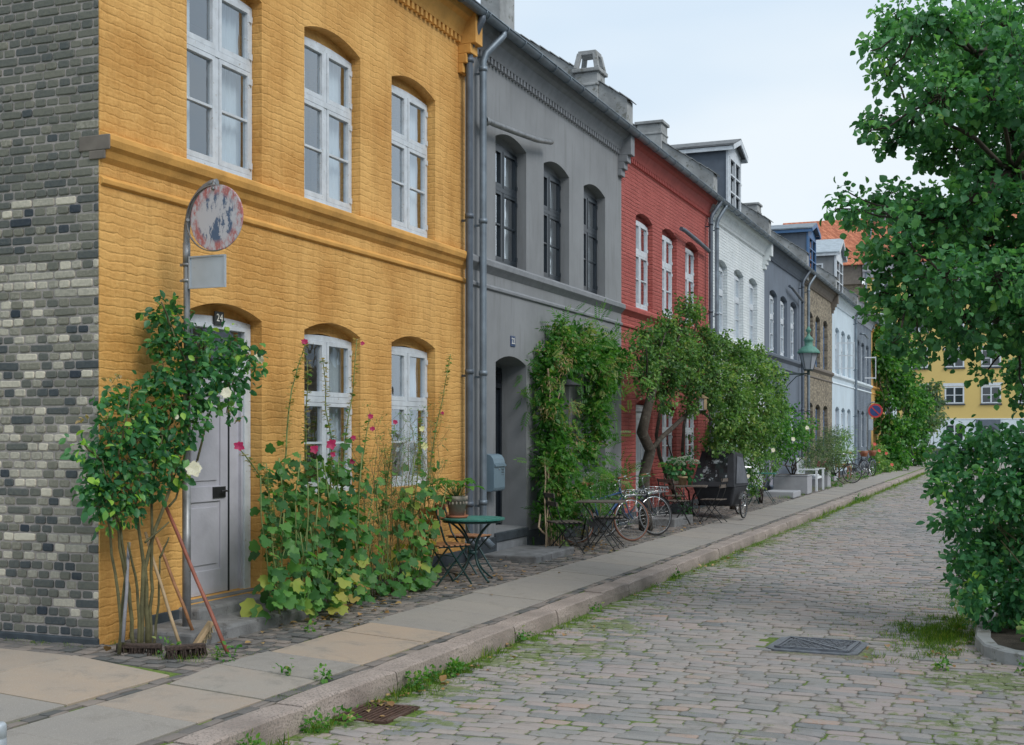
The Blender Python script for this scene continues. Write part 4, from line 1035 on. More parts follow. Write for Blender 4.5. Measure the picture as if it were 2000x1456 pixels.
def bwin(xc, z0, w_=1.55, h_=1.42, hood=True, hm='winwhite'):
    f = MB(); a, b = xc-w_/2, xc+w_/2
    f.box(a-.08, b+.08, YB-.10, YB-.021, z0-.14, z0-.02, 1)
    for x in (a, (a+b)/2-.06, b-.12): f.box(x, x+.12, YB-.055, YB-.02, z0, z0+h_)
    for z in (z0, z0+h_*.5-.03, z0+h_-.1): f.box(a, b, YB-.05, YB-.022, z, z+(.1 if z != z0+h_*.5-.03 else .06))
    if hood: f.box(a-.12, b+.12, YB-.04, YB-.02, z0+h_+.04, z0+h_+.3)
    w__ = f.build('window', [hm, 'plinth'], t); g_ = MB(); g_.box(a+.02, b-.02, YB-.03, YB-.019, z0+.02, z0+h_-.02); g_.build('pane', 'glassdark', w__)
for fl, z0 in enumerate((1.05, 4.2, 7.25, 10.3, 13.2)):
    for i in range(-2, 7):
        xc = 1.65+i*2.87
        if i in (0, 1, 2) or True:
            if fl == 0 and i == 1: continue
            bwin(xc, z0, hood=fl > 0)
f = MB(); f.box(3.35, 5.25, YB-.09, YB-.02, -.1, 2.86); f.build('porch', 'dkgrey_trim', t)
d = MB()
arc = [(4.32+.75*math.cos(a), 1.75+.55*math.sin(a)) for a in [math.pi*i/10 for i in range(11)]]
d.prism([(3.57,-.1), (5.07,-.1)]+arc[0:], 'y', YB-.13, YB-.091); dd = d.build('door', 'plinth', t)
vs, fs = text_verts('24', .42, .002); m_ = MB(); m_.add([(4.32+v.x, YB-.15-v.z, 2.02+v.y) for v in vs], fs); m_.build('number', 'numwhite', dd)
# ---------------------------------------------------------------- street things
def PZ(px, py, z):                       # photograph point carried to the level z
    a = (px-1000)/2430; b = (848-py)/2430
    r = Vector((-_s+a*_c, _c+a*_s, b)); t_ = (z-CAMZ)/r.z
    return Vector((CAMX, CAMY, CAMZ))+r*t_
# worn round sign on its bent pole
px_, py_ = .32, .67
t = thing('street_sign', 'worn round sign, paint nearly scraped off, on a bent steel pole by the rose bush', 'road sign', (px_, py_, -.02), group=None)
f = MB(); pts = [(0,0,0),(0,0,1.2),(.004,0,2.4),(.0,0,3.25)]
pts += [(.30-.30*math.cos(a), 0, 3.30+.42*math.sin(a)) for a in [math.pi*.5*i/8 for i in range(0, 9)]]
local_build(f, 'x', 'steel', t) if False else None
f.tube(pts, [.027]*len(pts), 12); f.tube([(0,0,0),(0,0,1.28)], .035, 12); f.tube([(0,0,3.05),(0,0,3.24)], .031, 12)
o = local_build(f, 'pole', 'steel', t)
f = MB(); f.lathe([(0,-.003),(.262,-.003),(.268,0),(.268,.008),(.262,.010),(0,.010)], (0,0,0), 48, axis='y', smooth=False); o = f.build('sign_plate', 'wornsign', None); o.parent = t; o.location = (.325,-.045,3.42); o.rotation_euler = (0,0,rad(-4))
f = MB(); f.lathe([(.264,-.006),(.272,-.006),(.272,.011),(.264,.011),(.264,-.006)], (.30,-.045,3.42), 48, axis='y'); f.tube([(.28,-.02,3.72),(.30,-.045,3.66)], .012, 8); f.tube([(.0,0,3.42),(.05,-.05,3.42)], .014, 8); f.lathe([(0,-.02),(.014,-.02),(.014,-.006)], (.30,-.045,3.655), 8, axis='y'); local_build(f, 'bracket', 'steel', t)
f = MB(); f.box(.035,.39,-.012,0,2.86,3.125); f.box(.035,.39,-.022,-.012,2.86,2.872); f.box(.035,.39,-.022,-.012,3.113,3.125); f.box(.035,.047,-.022,-.012,2.872,3.113); f.box(.378,.39,-.022,-.012,2.872,3.113)
o = local_build(f, 'lower_plate', 'signwhite', t); o.rotation_euler = (0, 0, 0)
f = MB(); 
for z in (2.93, 3.06): f.lathe([(.029,-.012),(.036,-.012),(.036,.012),(.029,.012)], (0,0,z), 12); f.box(-.06,.05,-.01,.01,z-.01,z+.01)
local_build(f, 'clamp', 'steel', t)

# brooms leaning in the rose bush
def broom(a, b, hm, label, head=None, headdir=None, hw=.30, bm='bristle', r=.013):
    t = thing('broom' if head else 'stick', label, 'broom' if head else 'stick', tuple(b), group='old brooms leaning beside the door')
    f = MB(); f.tube(wig(a, b, 4, .006), [r*.9, r, r, r*1.05, r*1.05], 8); f.build('handle', hm, t)
    if head:
        d = Vector(headdir).normalized(); c = Vector(head); f = MB()
        f.obox(c-d*hw/2, c+d*hw/2, .065, .035); f.build('head', 'palestick' if bm == 'oldbristle' else 'bristle', t, bevel=.008)
        f = MB()
        for i in range(150):
            u = R.uniform(-hw/2, hw/2); v = R.uniform(-.03, .03); s_ = Vector((-d.y, d.x, 0))
            p = c+d*u+s_*v; f.tube([p, p+Vector((R.uniform(-.02,.02), R.uniform(-.02,.02), -.075))+s_*v*.6], .0035, 4, caps=False)
        f.build('bristles', bm, t)
    return t
broom(at(252,1060,.30), at(240,1255,.42), 'greystick', 'broom with grey handle and dark bristles at the foot of the rose bush', PZ(272,1262,.03), (.9,.35,0), .34)
broom(at(284,1040,.20), at(352,1262,.62), 'palestick', 'broom with a pale straight handle and dark brown head by the doorstep', PZ(362,1264,.04), (.6,.8,0), .30)
broom(at(305,1050,.18), at(376,1232,.50), 'teak', 'broom with honey coloured handle and its worn pale bristles turned sideways', PZ(396,1240,.07), (.25,.5,.7), .24, 'oldbristle')
broom(at(322,985,.22), at(444,1275,.98), 'redstick', 'red brown stick leaning alone across the steel sign pole', r=.015)

# ---- folding chairs
def make_chair(wood, iron, slat_n=6):
    t = thing('folding_chair', 'x', 'chair')
    f = MB()
    for i in range(slat_n):
        x = -.18+.36*i/(slat_n-1); f.box(x-.024, x+.024, -.20, .20, .437, .452)
    local_build(f, 'seat', wood, t, bevel=.003)
    f = MB()
    for z, x in ((.70, -.185), (.82, -.225)): f.box(x-.008, x+.008, -.205, .205, z-.032, z+.032)
    local_build(f, 'backrest', wood, t, bevel=.003)
    for s_ in (-1, 1):
        f = MB(); f.obox((.23,s_*.19,0), (-.13,s_*.19,.50), .012, .024, up=(0,1,0)); f.obox((-.13,s_*.19,.50), (-.25,s_*.19,.86), .012, .024, up=(0,1,0)); local_build(f, 'back_leg', iron, t)
        f = MB(); f.obox((-.22,s_*.165,0), (.19,s_*.165,.435), .012, .022, up=(0,1,0)); local_build(f, 'front_leg', iron, t)
        f = MB(); f.obox((-.19,s_*.165,.428), (.20,s_*.165,.428), .012, .018); local_build(f, 'seat_rail', iron, t)
    f = MB(); f.tube([(.16,-.19,.10),(.16,.19,.10)], .007, 6); f.tube([(-.15,-.165,.075),(-.15,.165,.075)], .007, 6); f.tube([(.0,-.19,.32),(.0,.19,.32)], .006, 6); local_build(f, 'stretcher', iron, t)
    return t
ch0 = make_chair('teak', 'ironGreen')
ch0.location = (.66, 4.93, -.04); ch0.rotation_euler = (0,0,rad(58)); ch0['label'] = 'green iron folding chair with honey wood slats, left of the round green table, back to the hollyhocks'; ch0['label'] = 'folding chair with honey wood slats left of the round green table'
c1 = dup(ch0, (.45, 6.05, -.03), rad(-8), 'folding chair with wood seat between the round green table and grey doorstep')
for c in (ch0, c1): c['group'] = 'folding chairs along the pavement'
GR = 'folding chairs along the pavement'
chd = make_chair('greywood', 'blackiron'); chd['group'] = GR
chd.location = (.68, 8.85, -.04); chd.rotation_euler = (0,0,rad(40)); chd['label'] = 'black iron folding chair with grey slats in front of the wisteria canes'
dup(chd, (.92, 10.2, -.05), rad(196), 'black folding chair between the square table and the front bicycle')
dup(chd, (.33, 10.25, -.02), rad(-60), 'folding chair behind the square table, only its wooden back showing')
dup(chd, (.70, 14.85, -.04), rad(60), 'dark folding chair in the shade left of the hydrangea table')
dup(chd, (.32, 16.35, -.02), rad(-70), 'folding chair behind the hydrangea table with its pale backrest showing')
dup(chd, (1.18, 16.0, -.06), rad(175), 'folding chair with thin legs just in front of the cargo bicycle')
# ---- round green table with curved iron legs
TX, TY = .78, 5.42
t = thing('round_table', 'round green wooden table on curved iron legs, carrying two flowerpots', 'table', (TX, TY, -.045))
f = MB()
rr = .375
for i in range(8):
    a = -rr+2*rr*i/8; b = a+2*rr/8-.004; n_ = 6
    up_ = [(a+(b-a)*j/n_, math.sqrt(max(0, rr*rr-(a+(b-a)*j/n_)**2))) for j in range(n_+1)]
    f.prism([(x, -y) for x, y in up_]+[(x, y) for x, y in up_[::-1]], 'z', .700, .722)
local_build(f, 'table_top', 'tablegreen', t, bevel=.003)
f = MB(); f.lathe([(.33,.672),(.35,.672),(.35,.698),(.33,.698),(.33,.672)], (0,0,0), 32); f.lathe([(.05,.30),(.06,.30),(.06,.34),(.05,.34),(.05,.30)], (0,0,0), 16); local_build(f, 'rim', 'ironGreen', t)
for k in range(4):
    a = rad(45+90*k+18); f = MB(); pts = []
    for i in range(17):
        u = i/16; z = .68*(1-u); rdd = .05+.27*(abs(1-2*u*.98))**2.2
        pts.append((rdd*math.cos(a), rdd*math.sin(a), z))
    f.tube(pts, .0125, 8); local_build(f, 'leg', 'ironGreen', t)
# pots on it
def pot(label, loc, r, h, mat, saucer=True, name='flower_pot', cat='flower pot'):
    t = thing(name, label, cat, loc)
    f = MB(); z = .02 if saucer else 0
    f.lathe([(0,z),(r*.68,z),(r*.92,z+h*.78),(r,z+h*.78),(r*1.03,z+h),(r*.9,z+h),(r*.86,z+h*.86),(0,z+h*.86)], (0,0,0), 24)
    local_build(f, 'pot', mat, t)
    if saucer: f = MB(); f.lathe([(0,0),(r*.95,0),(r*1.1,.032),(r*1.02,.032),(r*.9,.012),(0,.012)], (0,0,0), 24); local_build(f, 'saucer', 'terra', t)
    f = MB(); f.lathe([(0,z+h*.9),(r*.86,z+h*.9)], (0,0,0), 16); local_build(f, 'soil', 'tuftblack', t)
    return t
p1 = pot('large pale clay pot with a scalloped rim on a saucer, holding a leafy pelargonium', (TX-.16, TY-.09, .677), .125, .235, 'paleterra')
f = MB()
for i in range(16):
    a = 2*math.pi*i/16; f.sphere((.113*math.cos(a), .113*math.sin(a), .175), .014, 6, 4, sq=(1,1,1.5))
local_build(f, 'garland', 'paleterra', p1)
p2 = pot('small plain terracotta pot on a saucer at the left edge of the green table', (TX-.30, TY-.26, .677), .065, .14, 'terra')
def small_plant(name, label, cat, base, n, h, spread, size, mat, tpl, stalk='stalk', droop=.1):
    t = thing(name, label, cat, tuple(base)); s_ = MB(); L = Leaves()
    for i in range(n):
        a = R.uniform(0, 6.283); rr_ = spread*math.sqrt(R.random()); tip = Vector(base)+Vector((rr_*math.cos(a), rr_*math.sin(a), h*R.uniform(.6, 1)))
        s_.tube(wig(base, tip, 3, .05), .004, 5)
        L.add([tip], [[math.cos(a), math.sin(a), -.15]], [[.2*math.cos(a), .2*math.sin(a), 1]], [size*R.uniform(.8, 1.2)], [R.uniform(.4, .85)])
    s_.build('stem', stalk, t); L.build('leaves', mat, tpl, t); return t
small_plant('pelargonium', 'pelargonium with rounded bright green leaves on bare stalks in the large pale pot', 'plant', (TX-.16, TY-.09, .88), 34, .26, .26, .12, 'leafbright', 'round')
small_plant('seedling', 'wilting pale green plant in the small terracotta pot', 'plant', (TX-.30, TY-.26, .80), 9, .16, .12, .09, 'leafbright', 'round')

# ---- square folding table (two of them) and green bistro set
def folding_table(label, loc, rz, w_=.62, d_=.60, h=.70, top='greywood', iron='blackiron'):
    t = thing('folding_table', label, 'table', loc, rz); f = MB()
    n = 7
    for i in range(n): a = -w_/2+w_*i/n; f.box(a+.003, a+w_/n-.003, -d_/2, d_/2, h, h+.018)
    f.box(-w_/2-.012, -w_/2, -d_/2, d_/2, h-.01, h+.02); f.box(w_/2, w_/2+.012, -d_/2, d_/2, h-.01, h+.02)
    local_build(f, 'table_top', top, t)
    for s_ in (-1, 1):
        for e in (-1, 1):
            f = MB(); f.obox((-.24*e, s_*(.22+.02*e), 0), (.24*e, s_*(.22+.02*e), h-.005), .012, .022, up=(0,1,0)); local_build(f, 'leg', iron, t)
    f = MB()
    for x, z in ((.22,.06),(-.22,.06)): f.tube([(x,-.24,z),(x,.24,z)], .008, 6)
    local_build(f, 'stretcher', iron, t); return t
folding_table('square wooden folding table between two black chairs beside the wisteria', (.98, 9.62, -.05), rad(8))
folding_table('slatted folding table carrying the hydrangea, in the shade by the red house', (.85, 15.45, -.05), rad(10))
t = folding_table('dark green folding table before the rose shrubs beyond the cargo bicycle', (.85, 23.0, -.05), rad(5), .5, .5, .72, 'tablegreen', 'ironGreen')
cg = make_chair('tablegreen', 'ironGreen'); cg['group'] = GR; cg.location = (.62, 22.0, -.04); cg.rotation_euler = (0,0,rad(70)); cg['label'] = 'dark green folding chair beside the dark green table, half hidden by leaves'
t = pot('wide wooden tub holding the pale hydrangea on the slatted table', (.68, 15.55, .667), .10, .17, 'palestick', False)
t = thing('hydrangea', 'hydrangea with pale green flower heads standing in the tub on the slatted table', 'plant', (.68, 15.55, .83))
L = Leaves(); L.clump((.68,15.55,.95), (.30,.30,.18), 260, .085, droop=.4, t0=.3); L.build('leaves', 'leafdark', 'wide', t)
for dx, dy, dz in ((-.16,-.05,.22),(.06,.0,.26),(.22,.04,.2),(-.02,-.16,.18),(-.08,.16,.24)):
    L = Leaves(); c = Vector((.68+dx,15.55+dy,.88+dz)); q = NR.normal(size=(140,3)); q /= np.linalg.norm(q,axis=1)[:,None]; q[:,2] = abs(q[:,2])
    L.add(np.array(c)+q*np.array([.10,.10,.075]), q+NR.normal(size=q.shape)*.3, NR.normal(size=q.shape)+q, np.full(140,.022), np.full(140,.7)); M.setdefault('hydr', leafmat('hydrangea_flower', [(0,(.30,.38,.30)),(1,(.52,.60,.50))], .15)); L.build('flower_head', 'hydr', 'wide', t)

# ---- letter box
t = thing('letter_box', 'blue grey rounded metal letter box with number 22 left of the black door', 'letter box', (.0, 7.62, 1.13))
f = MB(); prof = [(0,-.25),(.16,-.25),(.19,-.235),(.20,-.2),(.20,.13),(.185,.19),(.15,.235),(.10,.25),(0,.25)]
f.prism(prof, 'y', -.19, .19) if False else f.add([(x,-.19,z) for x, z in prof]+[(x,.19,z) for x, z in prof], [tuple(range(9)), tuple(range(9,18))]+[(i,(i+1)%9,9+(i+1)%9,9+i) for i in range(9)])
local_build(f, 'box', 'mailbox', t, bevel=.006)
f = MB(); f.box(.199,.222,-.185,.185,.085,.105); f.box(.2,.212,-.185,.185,.105,.118); local_build(f, 'flap', 'mailbox', t, bevel=.002)
f = MB(); f.lathe([(0,.0),(.012,.0),(.012,.008),(0,.008)], (.20,-.02,.045), 12, axis='x'); local_build(f, 'lock', 'chrome', t)
vs, fs = text_verts('22', .085, .0008); m_ = MB(); m_.add([(.2025+v.z, .10+v.x, .02+v.y) for v in vs], fs); m_.box(.2005,.2025,.055,.145,-.032,-.028); local_build(m_, 'number', 'black', t)

# ---- bicycles
def wheel(mb_parts, t, x, r=.335, tyre='rubber', y=0):
    f = MB(); f.lathe([(r-.022,-.012),(r-.006,-.018),(r+.004,-.010),(r+.008,0),(r+.004,.010),(r-.006,.018),(r-.022,.012),(r-.022,-.012)], (x,y,r+.008), 40, axis='y')
    w_ = local_build(f, 'wheel', tyre, t)
    f = MB(); f.lathe([(r-.035,-.010),(r-.020,-.013),(r-.020,.013),(r-.035,.010),(r-.035,-.010)], (x,y,r+.008), 40, axis='y'); f.lathe([(.0,-.045),(.022,-.045),(.022,.045),(0,.045)], (x,y,r+.008), 10, axis='y')
    for i in range(28):
        a = 2*math.pi*i/28; b = a+(.5 if i % 2 else -.5); s_ = .03 if i % 4 < 2 else -.03
        f.tube([(x+.02*math.cos(b), y+s_, r+.008+.02*math.sin(b)), (x+(r-.03)*math.cos(a), y, r+.008+(r-.03)*math.sin(a))], .0016, 3, caps=False)
    f.build('rim', 'chrome', None).parent = w_
    return w_
def make_bike(fm, tyre, rack=True, grips='leather', basket=None, label='x'):
    t = thing('bicycle', label, 'bicycle', group='bicycles parked along the houses')
    r = .335; zr = r+.008; rw, fw_ = (-.52,0,zr), (.53,0,zr); bb = (-.07,0,.29); st_ = (-.20,0,.80); hd1 = (.34,0,.84); hd0 = (.39,0,.66)
    f = MB()
    for a, b, q in ((bb, st_, .016), ((.37,0,.70), bb, .017), ((-.16,0,.66), (.36,0,.78), .014), (hd0, hd1, .019)): f.tube([a, b], q, 8)
    for s_ in (-1, 1): f.tube([(rw[0],s_*.055,zr), (bb[0],s_*.035,bb[2])], .009, 6); f.tube([(rw[0],s_*.055,zr), (-.18,s_*.015,.72)], .008, 6)
    local_build(f, 'frame', fm, t)
    f = MB()
    for s_ in (-1, 1): f.tube([(hd0[0],s_*.02,.67),(.41,s_*.055,.60),(.45,s_*.055,.46),(fw_[0],s_*.055,zr)], .010, 6)
    local_build(f, 'fork', fm, t)
    wheel(None, t, rw[0], r, tyre); wheel(None, t, fw_[0], r, tyre)
    for cx in (rw[0], fw_[0]):
        f = MB(); n = 14; k = 0; pts = [(cx+(r+.03)*math.cos(a), (r+.03)*math.sin(a)+zr) for a in [rad((20 if cx < 0 else 30)+(165 if cx < 0 else 130)*i/n) for i in range(n+1)]]
        for s_ in (-.026, .0, .026):
            for x, z in pts: f.v.append((x, s_, z-(.008 if s_ else 0)))
        for a in range(2):
            for i in range(n): f.f.append([a*(n+1)+i, a*(n+1)+i+1, (a+1)*(n+1)+i+1, (a+1)*(n+1)+i]); f.m.append(0); f.t.append(.5); f.sm.append(True)
        local_build(f, 'mudguard', fm, t)
    f = MB(); f.tube([(.345,0,.84),(.33,0,.95),(.35,0,.99)], .011, 8)
    hb = [(.16,-.27,.99),(.26,-.26,1.01),(.34,-.20,1.03),(.36,-.08,1.0),(.35,0,.985),(.36,.08,1.0),(.34,.20,1.03),(.26,.26,1.01),(.16,.27,.99)]
    f.tube(hb, .011, 8); f.tube([(.30,-.24,.985),(.38,-.20,.97),(.40,-.13,.98)], .005, 5); f.tube([(.30,.24,.985),(.38,.20,.97),(.40,.13,.98)], .005, 5); h = local_build(f, 'handlebar', 'chrome', t)
    for s_ in (-1, 1): f = MB(); f.tube([(.13,s_*.272,.983),(.24,s_*.263,1.006)], .017, 8); f.build('grip', grips, None).parent = h
    f = MB(); f.tube([(-.20,0,.79),(-.225,0,.90)], .012, 8); f.build('seat_post', 'chrome', None).parent = t
    f = MB(); f.prism([(.05,-.018),(.06,0),(.05,.018),(-.06,.035),(-.14,.09),(-.20,.085),(-.22,0),(-.20,-.085),(-.14,-.09),(-.06,-.035)], 'z', .0, .045); o = f.build('saddle', grips, None, bevel=.016); o.parent = t; o.location = (-.21,0,.90)
    f = MB(); f.tube([(bb[0],-.08,.29),(bb[0],.08,.29)], .01, 6); f.tube([(bb[0],.07,.29),(bb[0]+.12,.08,.17)], .008, 6); f.tube([(bb[0],-.07,.29),(bb[0]-.12,-.08,.41)], .008, 6); f.box(bb[0]+.09,bb[0]+.16,.08,.16,.155,.18); f.box(bb[0]-.16,bb[0]-.09,-.16,-.08,.395,.42); local_build(f, 'pedals', 'black', t)
    f = MB(); f.obox((rw[0]-.03,-.062,zr), (bb[0]+.07,-.062,.30), .006, .12, up=(0,0,1)); local_build(f, 'chain_guard', 'black', t)
    f = MB(); f.tube([(-.30,.06,.30),(-.36,.19,.005)], .009, 6); local_build(f, 'kickstand', 'chrome', t)
    if rack:
        f = MB(); x0, x1, z = .34, .72, .74
        for s_ in (-.17, .17): f.tube([(x0,s_,z),(x1,s_,z-.02)], .006, 5); f.tube([(x0,s_,z+.07),(x1,s_,z+.05)], .006, 5)
        for x in (x0, x1): f.tube([(x,-.17,z if x == x0 else z-.02),(x,.17,z if x == x0 else z-.02)], .006, 5); f.tube([(x,-.17,z+.06),(x,.17,z+.06)], .006, 5)
        for i in range(6): y_ = -.17+.34*i/5; f.tube([(x0,y_,z),(x1,y_,z-.02)], .004, 4); f.tube([(x0,y_,z),(x0,y_,z+.07)], .004, 4); f.tube([(x1,y_,z-.02),(x1,y_,z+.05)], .004, 4)
        for i in range(1, 5): x = x0+(x1-x0)*i/5; f.tube([(x,-.17,z),(x,-.17,z+.06)], .004, 4); f.tube([(x,.17,z),(x,.17,z+.06)], .004, 4)
        for s_ in (-1, 1): f.tube([(.60,s_*.10,z-.02),(fw_[0],s_*.06,zr)], .005, 5)
        local_build(f, 'front_carrier', 'chrome', t)
        f = MB(); f.lathe([(0,0),(.03,.0),(.04,.05),(.0,.055)], (.40,0,.70), 12, axis='x'); local_build(f, 'headlamp', 'chrome', t)
    if basket:
        f = MB()
        f.lathe([(.11,.0),(.15,.10),(.18,.22),(.17,.22),(.14,.1),(.0,.02)], (.50,0,.82), 16); local_build(f, 'basket', basket, t)
    return t
b1 = make_bike('bikeblue', 'brownrubber'); b1['label'] = 'blue bicycle with chrome front carrier, nearer of two leaning by the red house'
b1.location = (.66, 10.78, -.05); b1.rotation_euler = (rad(-6), rad(0), rad(52))
b2 = make_bike('bikegrey', 'rubber'); b2['label'] = 'dark bicycle with tan saddle and grips, right of the blue one'
b2.location = (.70, 12.0, -.05); b2.rotation_euler = (rad(-8), 0, rad(50))
b3 = make_bike('black', 'rubber', False, 'black'); b3['label'] = 'black bicycle with red striped panniers beyond the white bench'
b3.location = (.82, 36.4, -.05); b3.rotation_euler = (0, 0, rad(-12))
f = MB(); f.prism([(-.70,.38),(-.36,.38),(-.38,.74),(-.68,.74)], 'y', .09, .20); f.prism([(-.70,.38),(-.36,.38),(-.38,.74),(-.68,.74)], 'y', -.20, -.09); f.box(-.68,-.38,-.09,.09,.72,.75)
local_build(f, 'pannier', 'flowerpink', b3, bevel=.02)
b4 = make_bike('bikegrey', 'rubber', False, 'black', 'leather'); b4['label'] = 'bicycle with a brown wicker basket standing by the pale bench slats'
b4.location = (.75, 42.6, -.05); b4.rotation_euler = (0, 0, rad(-50))
b5 = dup(b4, (.95, 44.6, -.05), rad(-62), 'second basket bicycle, just past the first one'); 
b6 = dup(b3, (1.25, 62.5, -.08), rad(-75), 'dark bicycle at the far end of the pavement beyond the ivy'); 
for ch in [c for c in COL.objects if c.parent == b6 and c.name.startswith('pannier')]: bpy.data.objects.remove(ch)
b7 = dup(b3, tuple(PZ(2010, 1155, -.25)), rad(190), 'bicycle hidden in the big shrub on the right, only a black tyre showing')
for ch in [c for c in COL.objects if c.parent == b7 and c.name.startswith('pannier')]: bpy.data.objects.remove(ch)
# wooden crate bench by the far bicycles
t = thing('crate_bench', 'narrow bench of honey coloured slats between the far parked bicycles', 'bench', (.50, 40.6, -.03)); f = MB()
for z in (.42, .5, .95): f.box(-.25,.25,-.5,.5,z,z+.05)
local_build(f, 'slats', 'teak', t); 
for a in (-1, 1):
    for b in (-1, 1): f = MB(); f.box(a*.22-.025, a*.22+.025, b*.46-.025, b*.46+.025, 0, .42 if a > 0 else .95); local_build(f, 'leg', 'teak', t)

# ---- cargo bicycle
t = thing('cargo_bicycle', 'three-wheeled cargo bicycle with a black box and a hooded canopy with clear window', 'cargo bike', (.98, 16.95, -.06), rad(-4))
f = MB(); w0, w1 = .33, .44
f.add([(-w0,.05,.26),(w0,.05,.26),(w0,.80,.26),(-w0,.80,.26),(-w1,-.10,.66),(w1,-.10,.66),(w1,.92,.66),(-w1,.92,.66)], [(3,2,1,0),(4,5,6,7),(0,1,5,4),(1,2,6,5),(2,3,7,6),(3,0,4,7)])
local_build(f, 'box', 'canvas', t, bevel=.04)
f = MB(); zt = 1.36; tp = [(-.33,.22,zt),(.33,.22,zt),(.36,.78,zt-.06),(-.36,.78,zt-.06)]; bt_ = [(-w1,-.12,.655),(w1,-.12,.655),(w1+.01,.93,.655),(-w1-.01,.93,.655)]
f.add(bt_+tp, [(4,5,6,7),(1,2,6,5),(2,3,7,6),(3,0,4,7)])
def L3(u, v): a = Vector(bt_[0]).lerp(Vector(bt_[1]), u); b = Vector(tp[0]).lerp(Vector(tp[1]), u); return a.lerp(b, v)
fr_ = [(0,1,0,.14),(0,1,.87,1),(0,.17,.14,.87),(.83,1,.14,.87)]
for u0, u1, v0, v1 in fr_: f.add([L3(u0,v0), L3(u1,v0), L3(u1,v1), L3(u0,v1)], [(0,1,2,3)])
local_build(f, 'canopy', 'canvas', t)
f = MB(); n = 6
for i in range(n):
    for j in range(n):
        P_ = lambda a, b: L3(.17+.66*a/n, .14+.73*b/n)+Vector((0, .012*math.sin(a*2.1+b*1.3), 0))
        f.add([P_(i,j), P_(i+1,j), P_(i+1,j+1), P_(i,j+1)], [(0,1,2,3)], sm=True)
local_build(f, 'window', 'vinyl', t)
f = MB(); f.box(-.36,.36,.5,.56,.66,1.1); f.box(-.36,.36,.25,.5,.60,.66); local_build(f, 'seat', 'canvasgrey', t, bevel=.02)
f = MB(); f.add([(w1+.012,.0,.72),(w1+.012,.86,.70),(.375,.72,1.22),(.365,.36,1.26)], [(0,1,2,3)]); local_build(f, 'side_flap', 'canvasgrey', t)
for s_ in (-1, 1): wl_ = wheel(None, t, 0, .25, 'rubber'); wl_.location = (s_*.50, .35, 0); wl_.rotation_euler = (0,0,rad(90))
wl_ = wheel(None, t, 0, .30, 'rubber'); wl_.location = (0, 1.75, 0); wl_.rotation_euler = (0,0,rad(90))
f = MB(); f.tube([(-.50,.35,.26),(.50,.35,.26)], .018, 8); f.tube([(0,.35,.26),(0,1.1,.30),(0,1.75,.31)], .022, 8); f.tube([(0,1.1,.3),(0,1.3,.85)], .018, 8); local_build(f, 'frame', 'black', t)
f = MB(); f.tube([(-.40,.95,1.02),(.50,.95,1.02)], .015, 8); f.tube([(0,.95,1.02),(0,.93,.7)], .015, 8); local_build(f, 'handlebar', 'chrome', t)
f = MB(); f.prism([(-.06,.05),(.06,.05),(.09,-.18),(-.09,-.18)], 'z', .86, .91); o = local_build(f, 'saddle', 'black', t, bevel=.015); o.location = (0,1.38,0)
f = MB()
for s_ in (.50,):
    n = 10
    for i in range(n):
        a0, a1 = rad(30+120*i/n), rad(30+120*(i+1)/n); f.add([(s_-.03,.35+.29*math.cos(a0),.26+.29*math.sin(a0)),(s_+.03,.35+.29*math.cos(a0),.26+.29*math.sin(a0)),(s_+.03,.35+.29*math.cos(a1),.26+.29*math.sin(a1)),(s_-.03,.35+.29*math.cos(a1),.26+.29*math.sin(a1))], [(0,1,2,3)])
local_build(f, 'mudguard', 'chrome', t)

# ---- bird house hanging in the tree
bp = at(1371, 788, 1.15)
t = thing('bird_house', 'small pale wooden bird house hanging from the small tree', 'bird house', tuple(bp), rad(25))
f = MB(); f.box(-.07,.07,-.07,.07,-.13,.10); local_build(f, 'box', 'planter', t); f = MB(); f.prism([(-.11,.09),(.11,.09),(0,.16)], 'y', -.10, .10); f.box(.02,.075,-.085,-.071,-.12,.10); local_build(f, 'roof', 'palestick', t)
f = MB(); f.tube([(0,0,.15),(.02,0,.55)], .003, 4); local_build(f, 'string', 'black', t)
# grey house lamp over its hidden window
t = thing('wall_lamp', 'dark saucer shaped wall lamp half buried in the wisteria', 'lamp', (.02, 10.0, 2.42)); f = MB(); f.tube([(0,0,.1),(.28,0,.12),(.30,0,.06)], .012, 8); local_build(f, 'arm', 'black', t); f = MB(); f.lathe([(0,.06),(.05,.05),(.22,-.03),(.21,-.04),(.0,-.02)], (.30,0,0), 20); local_build(f, 'shade', 'canvas', t)

# ---- lantern on a wall bracket
LX, LY = 1.02, 28.8
t = thing('street_lantern', 'old lantern with a green copper hat on an iron wall bracket', 'street lamp', (LX, LY, 3.48))
f = MB(); f.lathe([(.0,0),(.13,0),(.14,.03),(.145,.04)], (0,0,0), 6); f.lathe([(.27,.50),(.28,.54),(.27,.56)], (0,0,0), 6)
for i in range(6):
    a = 2*math.pi*i/6; f.tube([(.14*math.cos(a),.14*math.sin(a),.03),(.27*math.cos(a),.27*math.sin(a),.52)], .009, 5)
f.tube([(0,0,0),(0,0,-.12)], .04, 8); local_build(f, 'lantern_frame', 'lantern', t)
f = MB(); f.lathe([(.132,.035),(.262,.52)], (0,0,0), 6, smooth=False); local_build(f, 'glass', 'milk', t)
f = MB(); f.lathe([(.32,.50),(.33,.53),(.29,.59),(.20,.68),(.12,.72),(.12,.86),(.15,.88),(.11,.95),(.06,1.0),(.035,1.06),(.035,1.10),(.075,1.15),(.075,1.19),(.04,1.24),(0,1.30)], (0,0,0), 20); local_build(f, 'hat', 'copper', t)
